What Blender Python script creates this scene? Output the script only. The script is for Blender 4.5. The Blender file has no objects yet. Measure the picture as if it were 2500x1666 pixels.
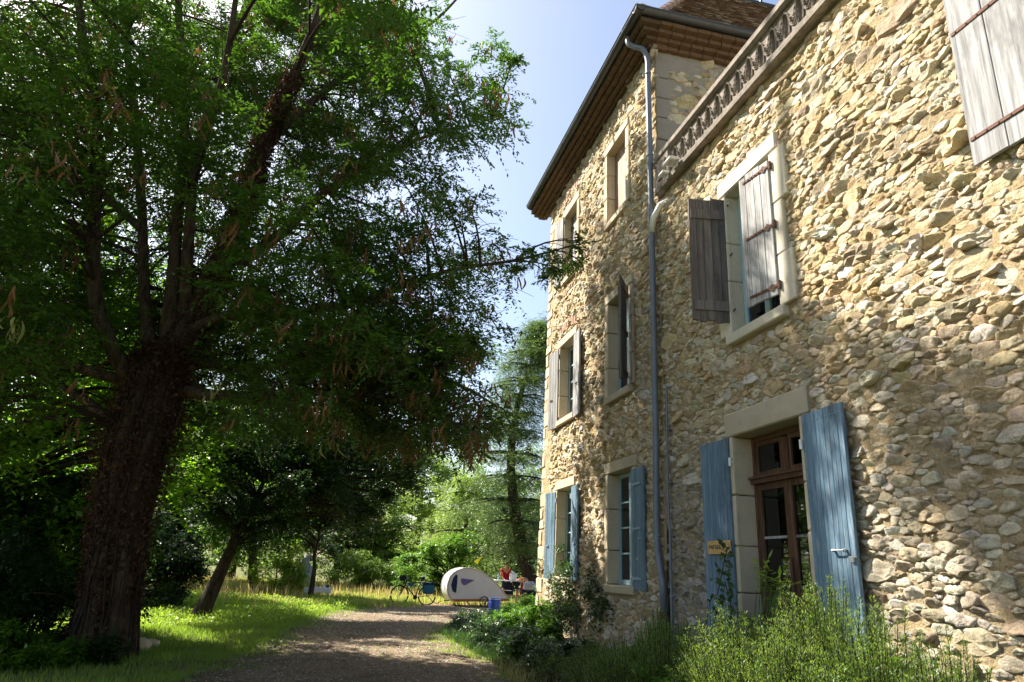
import bpy, math
import numpy as np
from mathutils import Matrix, Vector
sc = bpy.context.scene
COL = sc.collection

# ------------------------------------------------------------ camera
F_PX, PITCH, ROLL, YAW, EYE = 1700.0, math.radians(18.11), math.radians(2.56), math.radians(12.906), 1.45
def cam_basis():
    fw = np.array([math.sin(YAW)*math.cos(PITCH), math.cos(YAW)*math.cos(PITCH), math.sin(PITCH)])
    r0 = np.array([math.cos(YAW), -math.sin(YAW), 0.0]); u0 = np.cross(r0, fw)
    r = math.cos(ROLL)*r0 + math.sin(ROLL)*u0
    u = -math.sin(ROLL)*r0 + math.cos(ROLL)*u0
    return fw, r, u
FW, RT, UP = cam_basis()
def at(px, py, Y):
    """world point seen at a pixel of the 2500x1666 photograph, Y metres ahead"""
    d = FW*F_PX + RT*(px-1250.0) - UP*(py-833.0)
    d = d/d[1]*Y
    return np.array([d[0], d[1], d[2]+EYE])
cam_d = bpy.data.cameras.new('camera'); cam = bpy.data.objects.new('camera', cam_d); COL.objects.link(cam)
cam_d.sensor_width = 36.0; cam_d.lens = 36.0*F_PX/2500.0; cam_d.clip_end = 3000.0; cam_d.clip_start = 0.05
M = Matrix(((RT[0], UP[0], -FW[0], 0), (RT[1], UP[1], -FW[1], 0), (RT[2], UP[2], -FW[2], EYE), (0, 0, 0, 1)))
cam.matrix_world = M
sc.camera = cam

# ------------------------------------------------------------ light
SUN_EL, SUN_AZ = math.radians(47.0), math.radians(-43.0)      # azimuth from +Y, towards -X
S = Vector((math.sin(SUN_AZ)*math.cos(SUN_EL), math.cos(SUN_AZ)*math.cos(SUN_EL), math.sin(SUN_EL)))
world = bpy.data.worlds.new('World'); sc.world = world; world.use_nodes = True
nt = world.node_tree; nt.nodes.clear()
sky = nt.nodes.new('ShaderNodeTexSky'); sky.sky_type = 'NISHITA'; sky.sun_disc = False
sky.sun_elevation = SUN_EL; sky.sun_rotation = SUN_AZ; sky.air_density = 1.0; sky.dust_density = 2.4; sky.ozone_density = 1.0
bg = nt.nodes.new('ShaderNodeBackground'); bg.inputs['Strength'].default_value = 0.073
wo = nt.nodes.new('ShaderNodeOutputWorld')
nt.links.new(sky.outputs[0], bg.inputs[0]); nt.links.new(bg.outputs[0], wo.inputs[0])
sun_d = bpy.data.lights.new('sun', 'SUN'); sun = bpy.data.objects.new('sun', sun_d); COL.objects.link(sun)
sun_d.energy = 5.0; sun_d.angle = math.radians(0.55); sun_d.color = (1.0, 0.93, 0.82)
sun.rotation_euler = S.to_track_quat('Z', 'Y').to_euler()
sc.view_settings.view_transform = 'Standard'; sc.view_settings.look = 'None'
sc.view_settings.exposure = 1.78; sc.view_settings.gamma = 1.0; sc.view_settings.use_curve_mapping = False
sc.cycles.use_denoising = True
sc.cycles.max_bounces = 7; sc.cycles.transparent_max_bounces = 12; sc.cycles.transmission_bounces = 5

# ------------------------------------------------------------ helpers
rng = np.random.default_rng(7)
def noise2(x, y, seed=0):
    """smooth value noise in -1..1 on arrays"""
    g = np.random.default_rng(1000+seed).uniform(-1, 1, (64, 64))
    xi = np.floor(x).astype(int); yi = np.floor(y).astype(int)
    fx = x-xi; fy = y-yi; fx = fx*fx*(3-2*fx); fy = fy*fy*(3-2*fy)
    a = g[xi % 64, yi % 64]; b = g[(xi+1) % 64, yi % 64]; c = g[xi % 64, (yi+1) % 64]; d = g[(xi+1) % 64, (yi+1) % 64]
    return (a*(1-fx)+b*fx)*(1-fy) + (c*(1-fx)+d*fx)*fy
def mesh_data(name, V, faces, mats=None, smooth=False, uvcol=None):
    me = bpy.data.meshes.new(name)
    V = np.asarray(V, dtype=np.float32).reshape(-1, 3)
    if isinstance(faces, np.ndarray):
        nf, k = faces.shape
        me.vertices.add(len(V)); me.vertices.foreach_set('co', V.ravel())
        me.loops.add(nf*k); me.loops.foreach_set('vertex_index', faces.ravel().astype(np.int32))
        me.polygons.add(nf); me.polygons.foreach_set('loop_start', np.arange(0, nf*k, k, dtype=np.int32))
        try: me.polygons.foreach_set('loop_total', np.full(nf, k, dtype=np.int32))
        except Exception: pass
        me.update(calc_edges=True)
    else:
        me.from_pydata([tuple(map(float, v)) for v in V], [], [tuple(int(i) for i in f) for f in faces])
        me.update()
    if uvcol is not None:
        a = me.color_attributes.new('Col', 'FLOAT_COLOR', 'POINT')
        c = np.ones((len(V), 4), dtype=np.float32); c[:, :3] = uvcol
        a.data.foreach_set('color', c.ravel())
    if smooth:
        me.polygons.foreach_set('use_smooth', np.ones(len(me.polygons), dtype=bool))
    if mats is not None: me.materials.append(mats)
    return me
def obj(name, V, faces, mat, parent=None, smooth=False, kind=None, col=None, label=None):
    o = bpy.data.objects.new(name, mesh_data(name, V, faces, mat, smooth, col))
    COL.objects.link(o)
    if parent is not None: o.parent = parent
    if kind: o['kind'] = kind
    if label: o['label'] = label
    return o
def thing(name, label, cat, loc=(0, 0, 0), rotz=0.0, group=None):
    o = bpy.data.objects.new(name, None); COL.objects.link(o)
    o.location = loc; o.rotation_euler = (0, 0, rotz); o['label'] = label; o['category'] = cat
    if group: o['group'] = group
    o.empty_display_size = 0.2
    return o
def tag(o, label, cat, group=None):
    o['label'] = label; o['category'] = cat
    if group: o['group'] = group
    return o
def copy_tree(o, parent=None):
    c = o.copy(); COL.objects.link(c); c.parent = parent
    for ch in list(o.children): copy_tree(ch, c)
    return c
class MB:
    """collects shapes into one mesh"""
    def __init__(s): s.V = []; s.F = []
    def add(s, V, F):
        b = len(s.V); s.V += [tuple(map(float, v)) for v in V]; s.F += [tuple(int(i)+b for i in f) for f in F]; return s
    def box(s, x0, x1, y0, y1, z0, z1, jit=0.0, bev=0.0, r=None):
        r = r or rng
        if bev <= 0:
            P = np.array([(x, y, z) for z in (z0, z1) for x, y in ((x0, y0), (x1, y0), (x1, y1), (x0, y1))], float)
            if jit: P += r.uniform(-jit, jit, P.shape)
            return s.add(P, [(3, 2, 1, 0), (4, 5, 6, 7), (0, 1, 5, 4), (1, 2, 6, 5), (2, 3, 7, 6), (3, 0, 4, 7)])
        lo = (x0, y0, z0); hi = (x1, y1, z1)
        b = min([bev]+[abs(h-l)*.45 for l, h in zip(lo, hi)])
        V = []; ix = {}
        for c in [(a, e, f) for a in (0, 1) for e in (0, 1) for f in (0, 1)]:
            for ax in range(3):
                q = [(hi[k]-(0 if k == ax else b)) if c[k] else (lo[k]+(0 if k == ax else b)) for k in range(3)]
                ix[c, ax] = len(V); V.append(q)
        P = np.array(V, float)
        if jit: P += r.uniform(-jit, jit, P.shape)
        F = []
        for ax in range(3):
            o1, o2 = [k for k in range(3) if k != ax]
            def C(a, e, f):
                c = [0, 0, 0]; c[ax] = a; c[o1] = e; c[o2] = f; return tuple(c)
            for a in (0, 1): F.append([ix[C(a, *ef), ax] for ef in ((0, 0), (1, 0), (1, 1), (0, 1))])
            for e in (0, 1):
                for f in (0, 1): F.append([ix[C(0, e, f), o1], ix[C(1, e, f), o1], ix[C(1, e, f), o2], ix[C(0, e, f), o2]])
        for c in [(a, e, f) for a in (0, 1) for e in (0, 1) for f in (0, 1)]: F.append([ix[c, 0], ix[c, 1], ix[c, 2]])
        return s.add(P, F)
    def tube(s, pts, rad, n=8, cap=True, closed=False):
        pts = np.asarray(pts, float); m = len(pts)
        rad = np.broadcast_to(np.asarray(rad, float), (m,))
        V = tube_rings(pts, rad, n, closed)
        F = []
        for i in range(m if closed else m-1):
            j = (i+1) % m
            for k in range(n): F.append((i*n+k, i*n+(k+1) % n, j*n+(k+1) % n, j*n+k))
        if cap and not closed: F += [tuple(range(n))[::-1], tuple((m-1)*n+k for k in range(n))]
        return s.add(V.reshape(-1, 3), F)
    def prism(s, pts, y0, y1):
        """polygon in (x,z) extruded along y"""
        n = len(pts)
        V = [(x, y0, z) for x, z in pts] + [(x, y1, z) for x, z in pts]
        F = [tuple(range(n)), tuple(range(2*n-1, n-1, -1))] + [(k, n+k, n+(k+1) % n, (k+1) % n) for k in range(n)]
        return s.add(V, F)
    def cyl(s, c, axis, r, h, n=16, r2=None):
        a = {'x': (1, 0, 0), 'y': (0, 1, 0), 'z': (0, 0, 1)}[axis]; a = np.array(a, float); c = np.array(c, float)
        return s.tube([c-a*h/2, c+a*h/2], [r, r if r2 is None else r2], n)
    def ell(s, c, rx, ry, rz, n=12, m=7):
        V = []; F = []
        for i in range(m+1):
            t = math.pi*i/m
            for k in range(n):
                a = 2*math.pi*k/n
                V.append((c[0]+rx*math.sin(t)*math.cos(a), c[1]+ry*math.sin(t)*math.sin(a), c[2]-rz*math.cos(t)))
        for i in range(m):
            for k in range(n): F.append((i*n+k, i*n+(k+1) % n, (i+1)*n+(k+1) % n, (i+1)*n+k))
        return s.add(V, F)
    def build(s, name, mat, parent=None, smooth=False, kind=None, label=None):
        return obj(name, np.array(s.V), s.F, mat, parent, smooth, kind, None, label)
def tube_rings(pts, rad, n, closed=False):
    m = len(pts)
    if closed: T = np.roll(pts, -1, 0)-np.roll(pts, 1, 0)
    else:
        T = np.zeros_like(pts); T[1:-1] = pts[2:]-pts[:-2]; T[0] = pts[1]-pts[0]; T[-1] = pts[-1]-pts[-2]
    T /= np.linalg.norm(T, axis=1)[:, None]+1e-9
    ref = np.array([0, 0, 1.0]) if np.abs(T[:, 2]).mean() < .8 else np.array([1.0, 0, 0])
    A = np.cross(T, ref); A /= np.linalg.norm(A, axis=1)[:, None]+1e-9
    B = np.cross(T, A)
    th = np.linspace(0, 2*np.pi, n, endpoint=False)
    return pts[:, None, :] + rad[:, None, None]*(A[:, None, :]*np.cos(th)[None, :, None] + B[:, None, :]*np.sin(th)[None, :, None])
def smooth_path(P, k=5):
    """Catmull-Rom resample of (n,3) points"""
    P = np.asarray(P, float); Q = np.vstack([2*P[0]-P[1], P, 2*P[-1]-P[-2]]); out = []
    for i in range(1, len(Q)-2):
        for t in np.linspace(0, 1, k, endpoint=False):
            a, b, c, d = Q[i-1], Q[i], Q[i+1], Q[i+2]
            out.append(.5*((2*b)+(-a+c)*t+(2*a-5*b+4*c-d)*t*t+(-a+3*b-3*c+d)*t**3))
    out.append(Q[-2]); return np.array(out)

# ------------------------------------------------------------ materials
def nodes(name):
    m = bpy.data.materials.new(name); m.use_nodes = True; t = m.node_tree; b = t.nodes['Principled BSDF']
    return m, t, b
def N(t, kind, **kw):
    n = t.nodes.new('ShaderNode'+kind)
    for k, v in kw.items(): setattr(n, k, v)
    return n
def ramp(t, stops, fac):
    r = N(t, 'ValToRGB'); e = r.color_ramp.elements
    while len(e) < len(stops): e.new(0.5)
    for el, (p, c) in zip(e, stops): el.position = p; el.color = (*c, 1)
    t.links.new(fac, r.inputs[0]); return r.outputs[0]
def noise_tex(t, scale, detail=5, rough=.6, vec=None, dist=0.0):
    n = N(t, 'TexNoise'); n.inputs['Scale'].default_value = scale; n.inputs['Detail'].default_value = detail
    n.inputs['Roughness'].default_value = rough; n.inputs['Distortion'].default_value = dist
    if vec is not None: t.links.new(vec, n.inputs['Vector'])
    return n.outputs['Fac']
def coords(t, scale=(1, 1, 1), which='Object', rot=(0, 0, 0)):
    tc = N(t, 'TexCoord'); mp = N(t, 'Mapping'); mp.inputs['Scale'].default_value = scale; mp.inputs['Rotation'].default_value = rot
    t.links.new(tc.outputs[which], mp.inputs[0]); return mp.outputs[0]
def mixc(t, a, b, fac, mode='MIX'):
    m = N(t, 'Mix', data_type='RGBA', blend_type=mode)
    for s, v in ((m.inputs[0], fac), (m.inputs[6], a), (m.inputs[7], b)):
        if isinstance(v, (int, float)): s.default_value = v
        elif isinstance(v, tuple): s.default_value = (*v, 1)
        else: t.links.new(v, s)
    return m.outputs[2]
def math_(t, op, a, b=0.5):
    m = N(t, 'Math', operation=op)
    for s, v in ((m.inputs[0], a), (m.inputs[1], b)):
        if isinstance(v, (int, float)): s.default_value = v
        else: t.links.new(v, s)
    return m.outputs[0]
def bump(t, b, h, strength=.4, dist=.01):
    n = N(t, 'Bump'); n.inputs['Strength'].default_value = strength; n.inputs['Distance'].default_value = dist
    t.links.new(h, n.inputs['Height']); t.links.new(n.outputs[0], b.inputs['Normal'])
def setp(b, rough=.8, spec=.3, metal=0.0):
    b.inputs['Roughness'].default_value = rough; b.inputs['Specular IOR Level'].default_value = spec; b.inputs['Metallic'].default_value = metal
def simple(name, c, rough=.7, spec=.3, metal=0., var=.25, scale=12, bmp=.15, bd=.004):
    m, t, b = nodes(name); setp(b, rough, spec, metal)
    v = coords(t); n = noise_tex(t, scale, 6, .65, v)
    col = mixc(t, tuple(x*(1-var) for x in c), tuple(min(1, x*(1+var)) for x in c), n)
    t.links.new(col, b.inputs['Base Color'])
    if bmp: bump(t, b, noise_tex(t, scale*4, 4, .6, v), bmp, bd)
    return m
def stone_mat():
    m, t, b = nodes('rubble_stone'); setp(b, .92, .15)
    a = N(t, 'Attribute', attribute_name='Col'); v = coords(t, which='Object')
    g = N(t, 'NewGeometry')
    n1 = noise_tex(t, 9, 8, .72, g.outputs['Position']); n2 = noise_tex(t, 55, 6, .7, g.outputs['Position']); n3 = noise_tex(t, 2.1, 4, .6, g.outputs['Position'])
    c = mixc(t, a.outputs['Color'], ramp(t, [(.3, (.55, .5, .42)), (.5, (1, 1, 1)), (.72, (1.25, 1.18, 1.0))], n1), .85, 'MULTIPLY')
    c = mixc(t, c, ramp(t, [(.28, (.35, .33, .3)), (.45, (1, 1, 1)), (1, (1.08, 1.06, 1.02))], n2), .6, 'MULTIPLY')
    c = mixc(t, c, (.34, .24, .12), ramp(t, [(.56, (0, 0, 0)), (.75, (.45, .45, .45))], n3))
    t.links.new(c, b.inputs['Base Color'])
    h = math_(t, 'ADD', math_(t, 'MULTIPLY', n1, .9), math_(t, 'MULTIPLY', n2, .5))
    bump(t, b, h, 1.0, .04); return m
def mortar_mat():
    m, t, b = nodes('lime_mortar'); setp(b, .95, .1)
    g = N(t, 'NewGeometry'); P = g.outputs['Position']
    n1 = noise_tex(t, 3, 6, .7, P); n2 = noise_tex(t, 45, 7, .75, P); n3 = noise_tex(t, 1.1, 3, .6, P)
    c = mixc(t, (.48, .345, .175), (.66, .53, .33), n1)
    c = mixc(t, c, (.30, .27, .22), ramp(t, [(.5, (0, 0, 0)), (.75, (.6, .6, .6))], n3))
    c = mixc(t, c, ramp(t, [(.3, (.45, .42, .36)), (.55, (1, 1, 1))], n2), .8, 'MULTIPLY')
    t.links.new(c, b.inputs['Base Color']); bump(t, b, math_(t, 'ADD', n2, noise_tex(t, 14, 5, .7, P)), 1.0, .055); return m
def ashlar_mat(name, c, stain=.5):
    m, t, b = nodes(name); setp(b, .9, .15)
    g = N(t, 'NewGeometry'); P = g.outputs['Position']
    n1 = noise_tex(t, 4, 7, .7, P); n2 = noise_tex(t, 60, 5, .7, P)
    col = mixc(t, tuple(x*.72 for x in c), tuple(min(1, x*1.12) for x in c), n1)
    col = mixc(t, col, (.25, .22, .17), ramp(t, [(.55, (0, 0, 0)), (.8, (stain, stain, stain))], noise_tex(t, 7, 6, .75, P)))
    col = mixc(t, col, ramp(t, [(.3, (.5, .47, .42)), (.42, (1, 1, 1))], n2), .7, 'MULTIPLY')
    t.links.new(col, b.inputs['Base Color']); bump(t, b, math_(t, 'ADD', n1, math_(t, 'MULTIPLY', n2, .3)), .5, .012); return m
def wood_mat(name, dark, light, grain=(28, 28, 1.3), rough=.75, wear=None, wearamt=.5, streak=(0.0, 0.0, 0.0)):
    m, t, b = nodes(name); setp(b, rough, .25)
    v = coords(t, grain); oi = N(t, 'ObjectInfo'); va = N(t, 'VectorMath', operation='ADD')
    t.links.new(v, va.inputs[0])
    sc_ = N(t, 'Combine' + 'XYZ'); mm = math_(t, 'MULTIPLY', oi.outputs['Random'], 50.0)
    for i in range(3): t.links.new(mm, sc_.inputs[i])
    t.links.new(sc_.outputs[0], va.inputs[1]); V = va.outputs[0]
    n1 = noise_tex(t, 1, 6, .65, V, .3); n2 = noise_tex(t, 3.2, 4, .6, V)
    col = mixc(t, dark, light, ramp(t, [(.3, (0, 0, 0)), (.7, (1, 1, 1))], n1))
    big = noise_tex(t, 2.3, 4, .7, coords(t, (1.6, 1.6, .7), 'Object'))
    col = mixc(t, col, tuple(x*.45 for x in dark), ramp(t, [(.5, (0, 0, 0)), (.75, (.8, .8, .8))], big))
    if wear: col = mixc(t, col, wear, ramp(t, [(.54, (0, 0, 0)), (.62, (wearamt, wearamt, wearamt))], n2))
    hv = math_(t, 'ADD', math_(t, 'MULTIPLY', oi.outputs['Random'], .35), .82)
    cc = N(t, 'CombineColor'); [t.links.new(hv, cc.inputs[i]) for i in range(3)]
    col = mixc(t, col, cc.outputs[0], 1.0, 'MULTIPLY')
    t.links.new(col, b.inputs['Base Color']); bump(t, b, n1, .5, .006); return m
def leaf_mat(name, c0, c1, tr, trans=.38, rough=.42, spec=.45):
    m, t, b = nodes(name); setp(b, rough, spec)
    g = N(t, 'NewGeometry')
    col = ramp(t, [(0, c0), (.6, tuple((a+b_)/2 for a, b_ in zip(c0, c1))), (1, c1)], g.outputs['Random Per Island'])
    n = noise_tex(t, .7, 3, .6, g.outputs['Position'])
    col = mixc(t, col, ramp(t, [(.3, (.6, .7, .6)), (.7, (1.25, 1.2, 1.0))], n), .8, 'MULTIPLY')
    t.links.new(col, b.inputs['Base Color'])
    tl = N(t, 'BsdfTranslucent'); t.links.new(mixc(t, col, tr, .65), tl.inputs[0])
    mx = N(t, 'MixShader'); mx.inputs[0].default_value = trans
    out = t.nodes['Material Output']
    t.links.new(b.outputs[0], mx.inputs[1]); t.links.new(tl.outputs[0], mx.inputs[2]); t.links.new(mx.outputs[0], out.inputs[0]); return m
def glass_mat(name, tint=(.5, .55, .55), refl=.12):
    m, t, b = nodes(name); t.nodes.remove(b)
    tr = N(t, 'BsdfTransparent'); tr.inputs[0].default_value = (*tint, 1)
    gl = N(t, 'BsdfGlossy'); gl.inputs['Roughness'].default_value = .02; gl.inputs[0].default_value = (.9, .95, 1, 1)
    fr = N(t, 'Fresnel'); fr.inputs[0].default_value = 1.5
    mx = N(t, 'MixShader'); t.links.new(math_(t, 'ADD', fr.outputs[0], refl*.2), mx.inputs[0])
    t.links.new(tr.outputs[0], mx.inputs[1]); t.links.new(gl.outputs[0], mx.inputs[2]); t.links.new(mx.outputs[0], t.nodes['Material Output'].inputs[0]); return m
def ground_mat():
    m, t, b = nodes('grassy_soil'); setp(b, .95, .1)
    P = N(t, 'NewGeometry').outputs['Position']
    n = noise_tex(t, .9, 6, .7, P); n2 = noise_tex(t, 16, 6, .7, P)
    c = mixc(t, (.05, .075, .018), (.15, .15, .05), n); c = mixc(t, c, (.16, .12, .07), ramp(t, [(.5, (0, 0, 0)), (.7, (.8, .8, .8))], n2))
    t.links.new(c, b.inputs['Base Color']); bump(t, b, n2, .8, .04); return m
def gravel_mat():
    m, t, b = nodes('gravel'); setp(b, .9, .2)
    P = N(t, 'NewGeometry').outputs['Position']
    vo = N(t, 'TexVoronoi'); vo.inputs['Scale'].default_value = 34; t.links.new(P, vo.inputs['Vector'])
    n = noise_tex(t, .8, 5, .7, P); n2 = noise_tex(t, 22, 6, .75, P)
    c = mixc(t, (.13, .088, .052), (.33, .255, .18), ramp(t, [(.35, (0, 0, 0)), (.65, (1, 1, 1))], n2))
    vc = N(t, 'SeparateColor'); t.links.new(vo.outputs['Color'], vc.inputs[0])
    c = mixc(t, c, ramp(t, [(0, (.55, .52, .5)), (1, (1.35, 1.3, 1.25))], vc.outputs[0]), .7, 'MULTIPLY')
    c = mixc(t, c, (.10, .085, .04), ramp(t, [(.48, (0, 0, 0)), (.64, (.75, .75, .75))], n))
    at_ = N(t, 'Attribute', attribute_name='Col'); c = mixc(t, mixc(t, (.045, .05, .016), (.15, .11, .06), n2), c, at_.outputs['Fac'])
    t.links.new(c, b.inputs['Base Color']); h = math_(t, 'SUBTRACT', n2, vo.outputs['Distance']); bump(t, b, h, .9, .03); return m
def cast_mat(name, c):
    m, t, b = nodes(name); setp(b, .93, .15)
    P = N(t, 'NewGeometry').outputs['Position']
    n = noise_tex(t, 6, 7, .75, P); n2 = noise_tex(t, 70, 4, .7, P)
    col = mixc(t, tuple(x*.55 for x in c), tuple(x*1.25 for x in c), ramp(t, [(.35, (0, 0, 0)), (.65, (1, 1, 1))], n))
    col = mixc(t, col, (.22, .2, .08), ramp(t, [(.62, (0, 0, 0)), (.75, (.5, .5, .5))], noise_tex(t, 11, 5, .7, P)))
    t.links.new(col, b.inputs['Base Color']); bump(t, b, math_(t, 'ADD', n, n2), .5, .01); return m
def bark_mat(name, c):
    m, t, b = nodes(name); setp(b, .95, .1)
    v = coords(t, (9, 9, 1.6)); n = noise_tex(t, 1.4, 8, .7, v, .6)
    col = mixc(t, tuple(x*.4 for x in c), tuple(x*1.6 for x in c), ramp(t, [(.35, (0, 0, 0)), (.65, (1, 1, 1))], n))
    t.links.new(col, b.inputs['Base Color']); bump(t, b, n, 1.0, .08); return m
MT = dict(
    stone=stone_mat(), mortar=mortar_mat(), ashlar=ashlar_mat('pale_ashlar', (.56, .47, .33)), ashlar_w=ashlar_mat('white_ashlar', (.64, .58, .46), .4),
    lintel=ashlar_mat('weathered_lintel', (.46, .40, .29), .55),
    plaster=ashlar_mat('grey_plaster', (.34, .30, .24), .6),
    grey_wood=wood_mat('grey_weathered_wood', (.17, .165, .16), (.52, .515, .50), wear=(.12, .10, .085)),
    pale_wood=wood_mat('pale_weathered_wood', (.10, .10, .10), (.44, .44, .435), wear=(.2, .18, .16)),
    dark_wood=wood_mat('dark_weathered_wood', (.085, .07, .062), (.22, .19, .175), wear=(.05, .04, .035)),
    red_wood=wood_mat('reddish_boards', (.30, .19, .13), (.55, .42, .33)),
    blue=wood_mat('blue_painted_wood', (.085, .155, .225), (.15, .235, .31), rough=.5, wear=(.32, .38, .41), wearamt=.6),
    pale_blue=simple('pale_blue_paint', (.30, .45, .50), .5, .4, var=.15),
    blue_iron=simple('blue_painted_iron', (.24, .36, .44), .5, .4, var=.2),
    brown=wood_mat('brown_varnished_wood', (.055, .025, .015), (.15, .075, .045), rough=.45, wear=(.3, .2, .13), wearamt=.4),
    rust=simple('rusty_iron', (.13, .065, .045), .85, .3, .2, .4, 30, .4),
    iron=simple('black_iron', (.03, .03, .032), .5, .5, .5), steel=simple('galvanised_steel', (.45, .47, .5), .4, .5, .7),
    zinc=simple('dark_zinc', (.085, .085, .085), .45, .5, .6, .35, 6), pipe=simple('blue_grey_pipe', (.16, .18, .21), .5, .45, .15, .35, 5, .2),
    castiron=simple('brown_cast_iron', (.10, .055, .04), .7, .3, .2), white=simple('white_paint', (.8, .8, .78), .5, .4, var=.08),
    concrete=cast_mat('weathered_concrete', (.235, .20, .165)), terracotta=cast_mat('dark_terracotta', (.07, .045, .035)),
    brick=simple('eaves_brick', (.15, .09, .05), .9, .15, 0, .6, 14, .5, .01), tile=simple('old_roof_tile', (.15, .085, .06), .9, .15, 0, .5, 9, .5, .01),
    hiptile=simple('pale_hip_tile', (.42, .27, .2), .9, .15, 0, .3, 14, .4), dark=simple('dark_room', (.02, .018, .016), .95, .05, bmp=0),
    curtain=simple('curtain_cloth', (.30, .26, .2), .95, .1), glass=glass_mat('window_glass'),
    ground=ground_mat(), gravel=gravel_mat(), bark=bark_mat('furrowed_bark', (.085, .06, .04)), bark2=bark_mat('dark_bark', (.05, .038, .028)), twig=simple('dark_twig', (.05, .037, .025), .9, .1, bmp=0),
    locust=leaf_mat('locust_leaf', (0.018, 0.048, 0.009), (0.059, 0.119, 0.013), (0.171, 0.375, 0.022), .36),
    maple=leaf_mat('maple_leaf', (0.046, 0.110, 0.009), (0.116, 0.242, 0.015), (0.347, 0.682, 0.020), .55, .45),
    darkleaf=leaf_mat('dark_leaf', (.010, .028, .010), (.028, .062, .014), (.07, .18, .02), .3),
    oakleaf=leaf_mat('woodland_leaf', (0.072, 0.127, 0.019), (0.181, 0.265, 0.041), (0.266, 0.460, 0.048), .4),
    paleleaf=leaf_mat('pale_woodland_leaf', (0.121, 0.196, 0.037), (0.266, 0.356, 0.075), (0.435, 0.632, 0.105), .4),
    cedar=leaf_mat('cedar_needle', (.07, .12, .035), (.17, .24, .07), (.2, .34, .08), .25),
    rosemary=leaf_mat('rosemary_needle', (.035, .085, .022), (.15, .27, .06), (0.420, 0.600, 0.060), .4, .45),
    rose=leaf_mat('rose_leaf', (.02, .045, .016), (.06, .10, .03), (.1, .25, .03), .3, .35),
    shrub=leaf_mat('shrub_leaf', (0.042, 0.100, 0.009), (0.105, 0.220, 0.018), (0.210, 0.450, 0.024), .4, .4),
    grass=leaf_mat('grass_blade', (.055, .10, .02), (.18, .25, .05), (0.472, 0.750, 0.050), .42, .5), straw=leaf_mat('dry_grass', (0.362, 0.276, 0.098), (0.664, 0.517, 0.235), (0.724, 0.575, 0.244), .35, .6, .2),
    weed=leaf_mat('weed_leaf', (0.110, 0.195, 0.017), (0.268, 0.405, 0.041), (0.551, 0.750, 0.066), .42, .5),
    pods=leaf_mat('seed_pod', (.10, .05, .022), (.26, .13, .05), (.35, .16, .05), .3, .5, .3), podsg=leaf_mat('green_seed_pod', (.16, .17, .05), (.3, .3, .1), (.35, .34, .1), .3, .5, .3),
    ivy=leaf_mat('dead_ivy', (.03, .014, .009), (.12, .055, .032), (.22, .08, .03), .25, .55, .3),
)
# ============================================================ setting: ground, path
def hgt(x, y):
    x = np.asarray(x, float); y = np.asarray(y, float)
    bank = np.clip((-4.3-x)/5.0, 0, 1); bank = bank*bank*(3-2*bank)*np.clip((27-y)/9, 0, 1)
    rise = np.clip((y-30)/30, 0, 1)*.5*np.clip(( -x+1)/10, 0, 1)
    return -1.7*bank + rise + .035*noise2(x*.7, y*.7, 3)*np.clip((y-4)/5, 0, 1) + .02*noise2(x*2.3, y*2.3, 4)
def grid_mesh(xs, ys, hf):
    X, Y = np.meshgrid(xs, ys, indexing='ij'); Z = hf(X, Y)
    V = np.stack([X, Y, Z], -1).reshape(-1, 3); nx, ny = len(xs), len(ys)
    i, j = np.meshgrid(np.arange(nx-1), np.arange(ny-1), indexing='ij'); a = (i*ny+j).ravel()
    return V, np.stack([a, a+ny, a+ny+1, a+1], 1)
xs = np.concatenate([[-900, -400, -150, -80], np.arange(-40, 24.01, .4), [50, 100, 300, 900]])
ys = np.concatenate([[-200, -60, -20], np.arange(-8, 70.01, .4), [100, 160, 300, 600, 1500]])
V, F_ = grid_mesh(xs, ys, hgt)
obj('ground', V, F_, MT['ground'], smooth=True, kind='structure')
def path_l(y): return np.interp(y, [-4, 8, 10, 14, 18, 22, 26, 29.0, 31], [-1.7, -1.9, -1.8, -1.3, -.9, -.4, .9, 3.2, 6.4])
def path_r(y): return np.interp(y, [-4, 8, 10, 13, 16, 19, 23, 26, 31], [2.6, 2.8, 2.95, 2.9, 2.7, 3.4, 5.4, 8.5, 14.])
ys = np.arange(-4, 30.4, .12); us = np.linspace(0, 1, 44)
U, Y = np.meshgrid(us, ys, indexing='ij')
L = path_l(Y)+.16*noise2(Y*1.7, Y*0+3, 5); R = path_r(Y)+.2*noise2(Y*1.3, Y*0+9, 6)
X = L+(R-L)*U; Z = hgt(X, Y)+.012+.012*noise2(X*5, Y*5, 8)
nx, ny = U.shape; i, j = np.meshgrid(np.arange(nx-1), np.arange(ny-1), indexing='ij'); a = (i*ny+j).ravel()
W_ = R-L; e_ = np.minimum(U*W_, (1-U)*W_)+.28*noise2(X*2.2, Y*2.2, 15)+.18*noise2(X*6, Y*6, 16)+.5*np.clip(noise2(X*.9, Y*.45, 17), -1, 0)
mk = np.clip(e_/.55, 0, 1).reshape(-1); gp = obj('gravel_path', np.stack([X, Y, Z], -1).reshape(-1, 3), np.stack([a, a+ny, a+ny+1, a+1], 1), MT['gravel'], smooth=True, kind='structure', col=np.stack([mk]*3, 1))
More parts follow.
